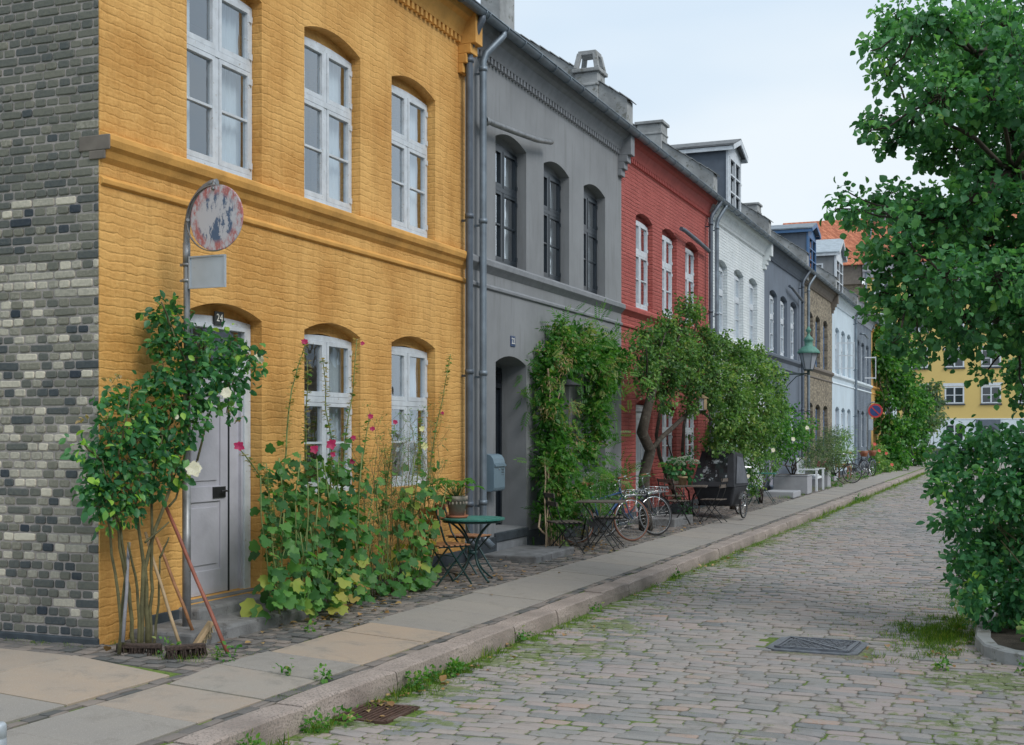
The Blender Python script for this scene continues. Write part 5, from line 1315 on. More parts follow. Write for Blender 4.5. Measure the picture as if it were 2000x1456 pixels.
f = MB(); f.tube([(0,0,-.08),(-LX,0,-.10)], .022, 8); f.tube([(-.12,0,-.10),(-.35,0,-.16),(-.60,0,-.42),(-.78,0,-.80),(-LX+.02,0,-.95)], .014, 8); f.box(-LX,-LX+.02,-.06,.06,-1.0,0); local_build(f, 'bracket', 'lantern', t)

# ---- far no-parking sign
t = thing('no_parking_sign', 'round red and blue no parking sign on a bent pole before the far greenery', 'road sign', (.72, 46.6, -.05))
f = MB(); f.tube([(0,0,0),(0,0,2.75),(.05,0,2.93),(.17,0,3.03),(.30,0,3.04)], .03, 8); local_build(f, 'pole', 'steel', t)
f = MB(); f.lathe([(0,-.006),(.30,-.006),(.30,.0),(0,.0)], (.34,-.05,2.68), 32, axis='y', smooth=False); sp_ = local_build(f, 'sign_plate', 'signred', t)
f = MB(); f.lathe([(0,-.010),(.225,-.010),(.225,-.007),(0,-.007)], (.34,-.05,2.68), 32, axis='y', smooth=False); f.build('blue_field', 'signblue', None).parent = sp_
f = MB(); f.obox((.18,-.064,2.84), (.50,-.064,2.52), .006, .045, up=(1,0,1)); f.build('red_bar', 'signred', None).parent = sp_
f = MB(); f.box(.06,.24,-.03,-.02,1.85,2.33); local_build(f, 'lower_plate', 'signwhite', t)

# ---- bench, planters
def planter(label, c, sx, sy, h, mat='planter'):
    t = thing('planter', label, 'planter', (c[0], c[1], -.05)); f = MB()
    f.box(-sx,sx,-sy,sy,0,h); f.box(-sx-.012,sx+.012,-sy-.012,sy+.012,h,h+.04); local_build(f, 'box', mat, t, bevel=.01); f = MB(); f.box(-sx+.05,sx-.05,-sy+.05,sy-.05,h+.03,h+.045); local_build(f, 'soil', 'tuftblack', t); return t
planter('broad grey planter left of the white bench, holding the rose tree', (.66, 28.25), .48, .42, .50)
planter('tall grey planter right of the white bench with grey-leaved shrub', (.72, 32.6), .36, .36, .50)
planter('pale low planter further on with the bamboo', (.30, 38.2), .26, .5, .34)
t = thing('door_step_block', 'low grey stone block in front of the blue-grey house', 'stone block', (.72, 26.2, -.06)); f = MB(); f.box(-.4,.4,-.6,.6,0,.17); local_build(f, 'block', 'planter', t, bevel=.02); t.name = 'stone_block'
t = thing('garden_bench', 'white wooden armchair-style garden bench between two grey planters', 'bench', (.80, 30.45, -.05), rad(0)); f = MB()
for i in range(5): f.box(-.22+i*.1, -.14+i*.1, -.62, .62, .40, .425)
local_build(f, 'seat', 'benchwhite', t); f = MB()
for i in range(12): y_ = -.56+i*.1; f.box(-.30,-.275,y_,y_+.05,.5,.92)
f.box(-.32,-.26,-.62,.62,.90,.98); f.box(-.31,-.265,-.62,.62,.46,.52); local_build(f, 'backrest', 'benchwhite', t)
for s_ in (-1, 1):
    f = MB(); f.box(-.33,.36,s_*.66-.035,s_*.66+.035,.62,.66); local_build(f, 'armrest', 'benchwhite', t, bevel=.008)
    for x in (-.28, .30): f = MB(); f.box(x-.03,x+.03,s_*.66-.03,s_*.66+.03,0,.62); local_build(f, 'leg', 'benchwhite', t)
f = MB(); f.box(-.2,.27,-.60,.60,.355,.40); local_build(f, 'apron', 'benchwhite', t)
f = MB(); f.box(-.22,.26,-.58,.2,.427,.48); local_build(f, 'cushion', 'curtain', t, bevel=.02)
# ---- post at the lower left corner
cpt = atd(-4, 1412, 3.9)
t = thing('handle_post', 'pale grey capped metal tube with a dark slot at the lower left edge', 'post', (cpt.x, cpt.y, -.13))
f = MB(); h = cpt.z+.13; f.lathe([(0,h),(.020,h),(.026,h-.008),(.026,h-.045),(.024,h-.047),(.026,h-.05),(.027,h-.16),(.025,h-.162),(.027,h-.165),(.027,0)], (0,0,0), 20); local_build(f, 'tube', 'signwhite', t); f = MB(); f.box(.0,.014,-.032,-.018,h-.105,h-.080); local_build(f, 'slot', 'black', t)

# ---- raised bed with stone edging on the right
t = thing('raised_bed', 'curved stone edging round the planted bed at the right of the road', 'flower bed', (6.9, 4.2, -.27))
path = [(6.42,9.0),(6.36,7.0),(6.31,5.4),(6.29,4.5),(6.30,3.95),(6.38,3.5),(6.55,3.2),(6.85,3.02),(7.3,2.93),(8.2,2.90),(9.4,2.9)]
f = MB(); k = 0
for i, (x, y_) in enumerate(path):
    a = Vector(path[max(i-1,0)]); b = Vector(path[min(i+1,len(path)-1)]); d = (b-a).normalized(); nn_ = Vector((-d.y, d.x))
    for o_, z in ((0,-.32),(0,-.145),(.015,-.13),(.115,-.13),(.13,-.145),(.13,-.32)): f.v.append((x+nn_.x*o_, y_+nn_.y*o_, z+R.uniform(-.006,.006)))
for i in range(len(path)-1):
    for j in range(5): f.f.append([i*6+j, i*6+j+1, (i+1)*6+j+1, (i+1)*6+j]); f.m.append(0); f.t.append(.5); f.sm.append(False)
f.build('edging', 'concrete', t)
f = MB(); pl_ = [(x+.06, y_+.03) for x, y_ in path]+[(9.4, 9.0)]; f.prism(pl_[::-1], 'z', -.30, -.16); f.build('soil', 'tuftblack', t)
DK = 4.6
# ---------------------------------------------------------------- plants
def clumps(L, lst, size, dens, tjit=True, **k):
    out = []
    for c in lst:
        px, py, rp, X = c[:4]
        p = at(px, py, X) if len(c) < 6 else atd(px, py, X)
        r = rp/2430*depth(p); rv = (r*.85, r*1.0, r)
        n = int(10+DK*dens*(r/size)**2*(c[4] if len(c) > 4 else 1))
        kk = dict(k); kk.setdefault('t0', .42); kk['t0'] = kk['t0']+R.uniform(-.10, .10)
        sp = L.clump(p, rv, n, size, **kk); out.append((p, r, sp))
    return out
def twigs(mb, src, cl, r0=.012, frac=.35):
    for p, r, sp in cl:
        for q in sp:
            if R.random() < frac: mb.tube([p+Vector((R.uniform(-.2,.2), R.uniform(-.2,.2), R.uniform(-.2,.2)))*r, (Vector(q)+p)/2+Vector((0,0,-.03)), Vector(q)], [r0*.6, r0*.45, r0*.25], 4, caps=False)

# rose bush beside the first door
t = thing('rose_bush', 'climbing rose with white blooms reaching over the worn grey door', 'rose bush', (.30, .25, -.02))
L = Leaves()
cl = clumps(L, [(330,622,42,.22),(318,672,34,.25),(352,668,34,.30),(300,605,12,.2),(400,682,34,.42),(452,675,28,.50),(478,700,30,.52),(420,720,42,.45),(372,722,45,.42),(325,735,45,.38),(455,745,36,.5),(440,790,26,.5),
   (390,772,42,.42),(335,790,48,.40),(285,795,42,.35),(240,800,36,.32),(255,762,20,.3),(215,845,38,.32),(262,850,45,.38),(320,848,48,.42),(372,830,36,.45),(345,880,40,.42),(300,900,40,.40),(240,900,46,.36),(195,900,36,.32),(168,870,20,.30),
   (205,950,42,.34),(250,955,42,.38),(225,1000,34,.36),(262,985,28,.38),(190,985,26,.32),(300,945,30,.40),(345,915,26,.42),(178,940,24,.28),(495,720,14,.55)], .062, 3.6, szv=.45, droop=.45, shell=.35, up=.35, tv=.30, t0=.42)
L.build('leaves', 'leafdark', 'ovate', t)
f = MB(); B0 = Vector((.31, .22, -.02))
for a, b, c_, r in (((232,1255),(245,1130),(222,1010),.016), ((245,1258),(225,1120),(205,960),.014), ((262,1260),(252,1150),(235,1030),.017), ((275,1262),(280,1100),(262,960),.018), ((288,1262),(283,1110),(330,960),.021), ((292,1262),(295,1120),(300,930),.016), ((300,1262),(310,1180),(312,1090),.012), ((270,1262),(268,1150),(250,1060),.014)):
    A, Bm, C_ = at(*a,.34), at(*b,.32), at(*c_,.36); A.z = -.02
    f.tube(wig(A, Bm, 4, .02)+wig(Bm, C_, 4, .02)[1:], taper(r, r*.6, 9), 7)
for a, b in (((330,960),(385,900)),((385,900),(420,760)),((330,960),(345,880)),((262,960),(300,850)),((300,930),(335,800)),((345,880),(375,740)),((375,740),(335,640)),((420,760),(470,700)),((235,1030),(200,900)),((205,960),(255,760)),((312,1090),(330,1050)),((283,1060),(330,1020)),((470,700),(504,702)),((200,900),(165,870)),((335,640),(315,590)),((330,990),(372,920))):
    A, B_ = at(*a,.36), at(*b,.40); f.tube(wig(A, B_, 4, .03), taper(.010, .006, 5), 6)
twigs(f, None, cl, .010, .3); f.build('canes', 'rosestem', t)
def bloom(par, p, r, mat, petals=14, face=None, name='flower'):
    L = Leaves(); n = petals; fc = Vector(face or (.4,-.6,.3)).normalized(); u = fc.orthogonal().normalized(); v = fc.cross(u)
    for ring, (rr_, tilt, cnt) in enumerate(((1.0,.25,n//2),(.75,.8,n//3),(.5,1.5,max(3,n//5)))):
        for i in range(cnt):
            a = 2*math.pi*i/cnt+ring*.5+R.uniform(-.2,.2); d = (u*math.cos(a)+v*math.sin(a)+fc*tilt*.6)
            L.add([list(Vector(p)-fc*.01*ring)], [list(d)], [list(fc-d*.2)], [r*rr_*R.uniform(.85,1.1)], [R.uniform(.3,.8)])
    return L.build(name, mat, 'wide', par)
M['petwhite'] = leafmat('cream_rose_petal', [(0,(.66,.62,.50)),(1,(.85,.83,.76))], .25)
M['petpink'] = leafmat('magenta_hollyhock_petal', [(0,(.30,.008,.06)),(1,(.52,.03,.14))], .2)
M['petpale'] = leafmat('pale_yellow_hollyhock_petal', [(0,(.60,.60,.28)),(1,(.78,.78,.48))], .25)
M['petred'] = leafmat('coral_petal', [(0,(.50,.05,.04)),(1,(.68,.14,.10))], .2)
for x, y_, r, X in ((505,701,.050,.56),(442,768,.050,.60),(378,917,.070,.55),(345,815,.02,.5)): bloom(t, at(x, y_, X), r, 'petwhite', 26, (.5,-.7,.25))
L = Leaves()
for x, y_ in ((345,812),(452,800),(330,795),(265,810),(205,815),(160,820),(465,820),(480,690),(215,740),(232,735),(228,752),(240,748)):
    c = at(x, y_, .45 if x > 250 else .33)
    for i in range(9): L.add([list(c+Vector((R.uniform(-.03,.03),)*3))], [[R.uniform(-1,1),R.uniform(-1,1),R.uniform(-1,.6)]], [[R.uniform(-1,1),0,1]], [R.uniform(.02,.05)], [R.uniform(.6,1)])
L.build('withered_blooms', 'drybits', 'ovate', t)['kind'] = 'stuff'

# hollyhocks and companions in front of the yellow house
HG = 'hollyhocks under the yellow house windows'
def hollyhock(label, path, X, flowers, leaves, pods=True, fcol='petpink', bigleaf=.17, lm='leafholly'):
    P_ = [at(x, y_, X) for x, y_ in path]; P_[0].z = -.03 if path[0][1] > 1090 else P_[0].z
    t = thing('hollyhock', label, 'hollyhock', tuple(P_[0]), group=HG)
    pts = []
    for a, b in zip(P_[:-1], P_[1:]): pts += wig(a, b, 4, .015)[:-1]
    pts.append(P_[-1]); f = MB(); f.tube(pts, taper(.011, .004, len(pts)), 6); f.build('stem', 'stalk', t)
    L = Leaves(); D_ = Leaves(); n = len(pts)
    cum = [0]
    for a, b in zip(pts[:-1], pts[1:]): cum.append(cum[-1]+(b-a).length)
    def along(s_):
        for i in range(n-1):
            if cum[i+1] >= s_: return pts[i].lerp(pts[i+1], (s_-cum[i])/max(1e-6, cum[i+1]-cum[i]))
        return pts[-1]
    s_ = cum[-1]*.38
    while s_ < cum[-1] and pods:
        c = along(s_)
        for k in range(R.choice([2,3,4])):
            a = R.uniform(0, 6.28); d = [math.cos(a), math.sin(a), R.uniform(-.3,.6)]
            D_.add([list(c+Vector(d)*.022)]*2, [d, [d[1], -d[0], .3]], [[0,0,1]]*2, [R.uniform(.028,.044)]*2, [R.uniform(.1,1)]*2)
        if R.random() < .22:
            a = R.uniform(0, 6.28); L.add([list(c)], [[math.cos(a), math.sin(a), -.3]], [[0,0,1]], [bigleaf*R.uniform(.25,.4)], [R.uniform(.4,.7)])
        s_ += R.uniform(.028, .05)
    s_ = .12
    while s_ < cum[-1]*.62:
        c = along(s_); a = R.uniform(0, 6.28); sz = bigleaf*(1.05-.75*s_/cum[-1])*R.uniform(.75, 1.1)
        st_ = Vector((math.cos(a), math.sin(a)*1.0, .15))*sz*1.1; q = c+st_
        if q.x < .04: st_.x = abs(st_.x); q = c+st_
        if s_ < leaves*cum[-1] or R.random() < .7:
            dry = .0 if s_ > .5 else .35
            tt = R.uniform(.86,1.0) if R.random() < dry else R.uniform(.15,.72)
            L.add([list(q)], [[st_.x, st_.y, -.35*sz*2]], [[.5+R.gauss(0,.4),-.35+R.gauss(0,.4),.9+R.gauss(0,.4)]], [sz*.85], [tt])
        s_ += R.uniform(.035, .065)
    L.build('leaves', lm, 'lobed', t)
    if pods: D_.build('seed_pods', 'drybits', 'wide', t)['kind'] = 'stuff'
    for fx, fy, r in flowers: bloom(t, at(fx, fy, X+.04), r, fcol, 12, (.55,-.75,.15))
    return t
hollyhock('tall hollyhock with a single magenta tip bloom left of the first window', [(580,1185),(552,930),(570,760),(597,668)], .42, [(595,668,.035)], .6)
hollyhock('hollyhock of bare seed pods crossing the left pane', [(618,1188),(598,900),(600,705)], .38, [(614,878,.045)], .6)
hollyhock('hollyhock with a large red-pink bloom halfway up', [(640,1190),(648,900),(630,700)], .48, [(647,868,.058),(650,888,.03)], .6)
hollyhock('tall hollyhock with a small bloom at its tip right of the first window', [(668,1185),(672,880),(697,664)], .42, [(708,671,.026),(688,902,.035)], .6)
hollyhock('hollyhock with magenta blooms near its top between the two windows', [(700,1175),(700,960),(724,806)], .50, [(723,814,.034),(727,838,.03),(690,856,.03)], .6)
hollyhock('hollyhock leaning left to the door with magenta bloom at its tip', [(560,1180),(525,960),(490,905),(467,876)], .58, [(467,872,.048)], .3)
hollyhock('pale yellow flowering hollyhock before the second window', [(790,1160),(812,960),(822,815)], .55, [(824,838,.035),(829,872,.045)], .7, fcol='petpale')
hollyhock('slender hollyhock at the right, tall and leaning towards the downpipe', [(800,1155),(845,880),(880,692)], .42, [(864,808,.025)], .25)
hollyhock('thin hollyhock with a dark pink flower before the right window frame', [(745,1165),(752,970),(771,830)], .48, [(772,825,.032)], .2)
hollyhock('short leafy hollyhock by the doorstep corner', [(548,1190),(530,1040),(520,905)], .62, [], .9, bigleaf=.2)
# dense mallow leaves between the stems
t = thing('mallow_bush', 'dense mass of broad mallow leaves, yellowing at the foot, round the hollyhocks', 'bush', (.45, 2.9, -.03))
L = Leaves()
for rg, nn_, tl, th, sz in (((510,700,900,1080,.32,.62),330,.1,.62,.088), ((520,840,1080,1185,.45,.85),300,.15,.84,.088), ((780,850,950,1170,.45,.75),120,.2,.9,.095), ((640,800,900,1100,.3,.6),120,.25,.8,.075), ((560,700,1110,1195,.7,.9),26,.72,1.0,.13)):
    for i in range(nn_):
        x, y_, X = R.uniform(*rg[:2]), R.uniform(*rg[2:4]), R.uniform(*rg[4:]); p = at(x, y_, X)
        if p.z < .03: p.z = .05
        a = R.uniform(-2.2, 1.2); L.add([list(p)], [[abs(math.cos(a))*.8, math.sin(a), R.uniform(-.7,-.1)]], [[.6+R.gauss(0,.5),-.35+R.gauss(0,.5),.7+R.gauss(0,.5)]], [sz*R.uniform(.45,1.2)], [R.uniform(tl,th)])
L.build('leaves', 'leafholly', 'lobed', t)
f = MB()
for i in range(42):
    x = R.uniform(520, 840); A = at(x, 1185-.10*(x-520), .5); A.z = -.03; B_ = at(x+R.uniform(-40,40), R.uniform(880,1050), R.uniform(.35,.7)); f.tube(wig(A, B_, 4, .03), .006, 5)
f.build('stems', 'stalk', t)
t = thing('fennel', 'dry brownish feathery fennel in front of the second ground floor window', 'plant', (.5, 4.2, -.03))
f = MB(); L = Leaves()
for i in range(26):
    x = R.uniform(715, 850); A = at(x, 1165-.1*(x-720), .45); A.z = -.03; B_ = at(x+R.uniform(-25,35), R.uniform(820,930), R.uniform(.3,.65)); pts = wig(A, B_, 6, .03); f.tube(pts, taper(.006,.002,7), 5)
    for k in range(13):
        c = pts[2+k % 5].lerp(pts[min(6, 3+k % 5)], R.random()); e = c+Vector((R.uniform(-.16,.16), R.uniform(-.2,.2), R.uniform(.05,.24))); e.x = max(.06, e.x); f.tube([c, (c+e)/2+Vector((0,0,-.02)), e], .0016, 3, caps=False)
        for q in range(10): L.add([list(e+Vector((R.gauss(0,.028), R.gauss(0,.03), R.gauss(.0,.022))))], [[R.uniform(-1,1),R.uniform(-1,1),R.uniform(.1,1)]], [[1,0,.3]], [R.uniform(.02,.045)], [R.uniform(.1,.8)])
f.build('stems', 'drystalk', t); L.build('fronds', 'leafolive', 'narrow', t)

# wisteria on the grey house
t = thing('wisteria', 'wisteria climbing pale canes and arching over the grey house window', 'climbing plant', (.35, 8.95, .0))
L = Leaves()
lst = [(1072,700,34,.20),(1100,662,30,.25),(1062,735,24,.18),(1140,672,36,.30),(1180,682,34,.40),(1205,700,26,.5),(1165,712,36,.40),(1118,705,36,.28),(1192,735,26,.45),(1172,765,30,.40),(1160,800,26,.35),(1166,840,26,.32),(1150,880,28,.30),(1172,815,20,.35),
   (1068,780,26,.22),(1075,815,34,.26),(1088,855,36,.30),(1080,895,40,.32),(1085,938,42,.34),(1088,980,42,.36),(1075,1010,28,.34),(1110,1000,28,.42),(1106,905,24,.34),(1130,960,26,.45),(1140,650,16,.3),(1095,640,14,.25),(1215,712,14,.55)]
cl = clumps(L, lst, .20, 3.4, szv=.35, droop=.15, shell=.6, up=.7, tv=.22, t0=.55)
L2 = Leaves(); clumps(L2, lst, .07, 7.0, droop=.5, shell=.15, t0=.50, tv=.26, szv=.4); L2.build('inner_leaves', 'leafbright', 'ovate', t)
L2 = Leaves(); clumps(L2, [(1098,708,14,.42),(1112,702,10,.42),(1075,745,12,.3),(1120,795,13,.4),(1105,830,12,.4),(1128,860,11,.42),(1070,800,9,.35),(1112,965,11,.5),(1135,1035,9,.4),(1090,930,9,.45),(1150,660,9,.4),(1186,716,8,.5)], .07, 7, droop=.9, shell=.1, t0=.7, tv=.25); L2.build('dry_seed_heads', 'drybits', 'narrow', t)['kind'] = 'stuff'
L.build('leaves', 'leafbright', 'pinnate', t)
L = Leaves(); clumps(L, lst[:24], .07, .8, droop=.9, t0=.6, tv=.3, shell=.7); L.build('seed_pods', 'drybits', 'narrow', t)
f = MB()
for i in range(9):
    A = at(1066+i*4.2, 1072, .42+R.uniform(-.06,.06)); A.z = 0; B_ = at(1062+i*5+R.uniform(-6,6), R.uniform(880,960), .3); f.tube(wig(A, B_, 5, .012), R.uniform(.007,.013), 6)
A = at(1092, 1070, .40); A.z = 0; f.tube([A, at(1075,1050,.40), at(1060,1040,.38), at(1052,1030,.34), at(1055,1005,.30)], .014, 7)
for a, b in (((1080,960),(1070,720)),((1070,720),(1200,690)),((1070,720),(1120,660)),((1180,690),(1150,900)),((1085,900),(1100,660))): f.tube(wig(at(*a,.24), at(*b,.28), 5, .03), .012, 6)
f.build('canes', 'paletwig', t)
t = thing('young_locust', 'feathery bright green shrub between the wisteria and the bicycles', 'shrub', (.35, 10.9, -.02)); L = Leaves()
cl = clumps(L, [(1160,925,28,.42),(1195,930,32,.42),(1215,945,20,.5),(1140,945,22,.42),(1180,960,26,.4)], .20, 10, droop=.5, t0=.5, shell=.2); L.build('leaves', 'leafbright', 'pinnate', t); f = MB()
for x in (1150,1170,1195): A = at(x, 1050, .35); A.z = 0; f.tube(wig(A, at(x+5, 930, .4), 4, .03), .010, 6)
f.build('stems', 'paletwig', t)

# small tree before the red house
t = thing('small_tree', 'small crooked tree with dark leaning trunk in front of the red house', 'tree', (.62, 13.6, 0))
L = Leaves()
lst = [(1262,650,28,.7),(1258,690,22,.7),(1300,645,36,.8),(1342,603,34,.9),(1362,612,20,.95),(1325,640,34,.85),(1290,690,40,.8),(1270,735,34,.8),(1262,765,20,.8),(1340,690,48,1.0),(1310,730,40,.9),(1350,745,42,1.0),(1392,690,42,1.1),(1400,740,45,1.2),(1440,695,38,1.2),(1385,780,34,1.15),(1425,765,42,1.25),(1330,665,30,.8),(1300,790,20,.9),(1410,670,26,1.1)]
lst += [(1285,665,30,.75),(1275,700,34,.75),(1320,700,40,.9),(1370,660,34,1.0),(1375,720,44,1.05),(1430,730,42,1.2),(1300,760,34,.8),(1350,790,26,1.0),(1250,720,20,.7),(1245,670,16,.7),(1465,705,26,1.25)]
cl = clumps(L, lst, .060, 3.6, szv=.4, droop=.5, shell=.35, up=.5, tv=.28, t0=.46); L.build('crown', 'leafolive', 'ovate', t)
f = MB(); pts = [at(1262,1035,.62), at(1258,985,.62), at(1258,930,.62), at(1270,880,.64), at(1254,845,.62), at(1262,810,.64), at(1272,770,.68), at(1288,730,.75)]; pts[0].z = -.02
f.tube(pts, [.13,.105,.095,.10,.10,.085,.075,.05], 12)
limb = [at(1272,880,.64), at(1292,855,.72), at(1318,832,.8), at(1345,806,.9), at(1372,805,1.0), at(1390,820,1.1)]; f.tube(limb, [.05,.045,.042,.04,.032,.02], 8)
f.tube([at(1345,806,.9), at(1370,770,1.0), at(1400,720,1.1)], [.04,.03,.015], 7)
for a, b in (((1272,770),(1300,650)),((1288,730),(1345,610)),((1288,730),(1345,700)),((1345,700),(1410,690)),((1272,770),(1262,680)),((1370,770),(1430,750)),((1340,700),(1362,612))): f.tube(wig(at(*a,.75), at(*b,.95), 4, .04), taper(.03,.010,5), 6)
twigs(f, None, cl, .014, .25); f.build('trunk', 'bark', t)
t = thing('vine', 'dark twisted vine stem climbing the red house wall from behind the tables', 'vine', (.3, 15.2, 0)); f = MB()
for pts, r in (([(1345,1030),(1338,990),(1318,965),(1302,930),(1288,890),(1282,850),(1290,800),(1300,760)], .05), ([(1352,1030),(1345,960),(1330,940),(1315,900),(1302,860)], .022), ([(1338,920),(1333,880),(1336,830),(1345,790),(1350,760)], .04)):
    q = [at(x, y_, .22) for x, y_ in pts]; f.tube(q, taper(r, r*.6, len(q)), 8)
f.build('stem', 'bark', t); L = Leaves(); cl = clumps(L, [(1352,885,16,.25,.5),(1335,1000,22,.5,.5),(1350,850,12,.25,.5),(1325,960,18,.3,.3)], .05, 2, t0=.3); L.build('leaves', 'leafdark', 'ovate', t)
# lighter willow-leaved shrub tree beyond
t = thing('willowy_tree', 'grey green bushy tree with fine leaves above the cargo bicycle', 'tree', (.8, 19.5, 0)); L = Leaves()
lst = [(1450,700,38,1.3),(1478,740,40,1.4),(1500,720,30,1.4),(1515,770,30,1.5),(1490,790,40,1.4),(1450,770,40,1.3),(1460,825,42,1.3),(1415,820,40,1.2),(1500,840,34,1.4),(1525,740,18,1.5),(1400,860,34,1.0),(1440,870,34,1.1)]
lst += [(1430,800,36,1.25),(1480,860,34,1.2),(1520,800,26,1.4),(1440,840,34,1.1),(1480,690,20,1.3)]
cl = clumps(L, lst, .068, 4.2, szv=.4, droop=.6, shell=.3, t0=.55, tv=.24); L.build('crown', 'leafolive', 'narrow', t) if False else L.build('crown', 'leafolive', 'ovate', t)
f = MB(); A = Vector((.8,19.5,-.02)); f.tube([A, A+Vector((.05,.1,1.0)), A+Vector((.2,.3,1.8)), at(1460,760,1.3)], [.07,.06,.05,.03], 8)
for c in lst[::2]: f.tube(wig(A+Vector((.2,.3,1.6)), at(c[0], c[1], c[3]), 4, .04), taper(.03,.01,5), 6)
f.build('trunk', 'bark', t)
def shrub(name, label, cat, lst, size, dens, mat, tpl='ovate', base=None, stem='bark', t0=.45, flowers=(), fmat='petwhite', fr=.06, group=None, **k):
    L = Leaves(); cl = clumps(L, lst, size, dens, t0=t0, **k)
    if base is None:
        c = sum((p for p, r, s_ in cl), Vector((0,0,0)))/len(cl); base = (c.x, c.y, -.05)
    t = thing(name, label, cat, tuple(base), group=group); L.build('leaves', mat, tpl, t); f = MB()
    for p, r, s_ in cl: f.tube(wig(Vector(base)+Vector((R.uniform(-.06,.06), R.uniform(-.06,.06), 0)), p, 5, .05), taper(.02, .008, 6), 6)
    f.build('stems', stem, t)
    for x, y_, X in flowers: bloom(t, at(x, y_, X), fr, fmat, 16, (.4,-.8,.3))
    return t
shrub('climbing_ivy', 'dark leaves covering the wall between the red and white houses', 'climbing plant', [(1395,880,26,.25),(1402,840,26,.25),(1390,925,22,.2),(1415,900,28,.3),(1425,860,24,.3)], .07, 2.8, 'leafdark', t0=.25)
shrub('rose_shrub', 'rose shrub with small pale flowers behind the dark green table', 'shrub', [(1462,900,32,.8),(1480,870,34,.8),(1500,905,28,.8),(1470,945,24,.8),(1515,880,24,.8)], .065, 3.0, 'leafolive', t0=.5, flowers=((1471,897,1.1),(1461,930,1.1),(1488,860,1.2)), fr=.05)
shrub('rose_tree', 'fresh green rose tree with white blooms rising from the broad grey planter', 'small tree', [(1520,845,34,.9),(1550,830,34,1.0),(1562,860,30,1.0),(1535,870,30,1.0),(1578,835,20,1.1),(1505,820,24,.9),(1530,810,26,.9)], .08, 2.8, 'leafbright', base=(.66,28.25,.46), flowers=((1549,858,1.45),(1576,836,1.5),(1510,880,1.2)), fr=.06)
shrub('olive_shrub', 'grey-leaved olive shrub by the tall grey planter', 'shrub', [(1592,880,30,.9),(1615,870,30,.9),(1605,910,26,.9),(1628,895,24,.9),(1580,910,20,.8),(1622,850,20,.9)], .10, 8.0, 'leafgrey', 'narrow', base=(.72,32.6,.46), shell=.2)
shrub('bamboo', 'yellowish bamboo clump in front of the pale blue house', 'bamboo', [(1640,860,22,.8),(1652,885,20,.8),(1635,890,20,.8),(1650,850,14,.8)], .13, 9, 'leafolive', 'narrow', base=(.30,38.2,.3), t0=.62, shell=.1)
shrub('low_weeds', 'low bright green plant at the foot of the pale planter', 'plant', [(1625,945,14,1.0),(1655,950,14,1.1),(1680,940,12,1.0)], .10, 2.5, 'leafbright')
shrub('geranium_bush', 'bush with coral flowers at the foot of the far sign pole', 'bush', [(1712,905,16,.9),(1722,885,14,.9),(1735,910,14,1.1),(1712,930,12,1.0),(1750,915,14,1.3),(1705,890,12,.8),(1728,915,14,1.1)], .11, 6, 'leafolive', t0=.6, flowers=((1708,868,1.0),(1717,881,1.2),(1731,886,1.3),(1742,908,1.5)), fmat='petred', fr=.08)
shrub('greenery_wall', 'tall wall of mixed climbing greenery hiding the ochre house', 'climbing plant', [(1722,660,20,.4),(1716,700,18,.3),(1730,720,28,.5),(1728,640,16,.4),(1745,690,26,.6),(1748,750,34,.8),(1726,780,24,.4),(1735,830,32,.6),(1770,735,28,.9),(1778,790,36,1.1),(1765,850,38,1.1),(1800,780,26,1.2),(1795,840,28,1.3),(1750,895,30,1.2),(1785,890,30,1.4),(1812,815,22,1.4),(1736,870,26,.8),(1740,610,16,.4),(1755,655,24,.7),(1780,695,26,.9),(1770,770,30,1.0),(1745,720,30,.7),(1722,690,20,.4)], .22, 7.5, 'leafbright', 'ovate', base=(.6,57,-.08), t0=.36, tv=.30, shell=.2)
shrub('far_tree', 'grey green round tree at the end of the pavement before the yellow building', 'tree', [(1820,760,20,1.6),(1828,790,22,1.7),(1815,830,20,1.6),(1835,815,14,1.9),(1810,880,18,1.5)], .25, 6, 'leafgrey', base=(1.2,72,-.1), shell=.2)

# big overhanging tree at the right
t = thing('overhanging_tree', 'large leafy tree reaching over the cobbled road from the right edge', 'tree', (8.35, 5.2, -.2))
lst = [(1745,35,48),(1712,90,26),(1765,95,48),(1735,150,34),(1700,100,14),(1800,40,60),(1850,110,80),(1920,50,90),(1990,120,90),(1700,255,20),(1720,225,30),(1745,275,36),(1790,230,60),(1835,190,70),(1900,190,85),(1980,250,95),(1810,285,50),(1870,290,70),(1940,340,90),(2010,400,95),(2060,150,110),(2080,350,120),
  (1635,408,16),(1662,415,24),(1695,400,26),(1650,372,10),(1690,440,26),(1735,410,38),(1740,375,22),(1785,420,40),(1760,455,45),(1715,480,34),(1700,500,24),(1820,430,60),(1870,420,75),(1930,460,90),(2000,520,95),(1800,500,60),(1850,540,75),(1740,530,40),(1720,570,34),(1780,580,55),(1760,625,44),(1715,610,24),(1825,615,55),(1880,620,70),(1950,600,80),(1800,668,34),(1745,665,26),(1985,735,44),(1992,785,26),(1915,735,10),(1870,672,34),(1990,660,60),(2020,620,90),(2080,560,120),(1850,60,60),(1935,190,70),(1990,320,60),(1900,390,60),(1965,60,70),(1900,120,60),(1880,480,60),(1950,540,70),(1810,390,40),(1830,560,50)]
L = Leaves(); cc = []
for i, (x, y_, r) in enumerate(lst):
    p = atd(x, y_, 12.4+R.uniform(-1.3, 1.3)*(1 if r > 40 else .5)); rr_ = r/2430*depth(p)
    sp = L.clump(p, (rr_*1.05, rr_*1.05, rr_), int(16+15*(rr_/.066)**2), .066, droop=.55, shell=.35, up=.35, szv=.45, tv=.17, t0=.36+R.uniform(-.08,.10)); cc.append((p, rr_, sp))
L.build('crown', 'leaf', 'round', t)
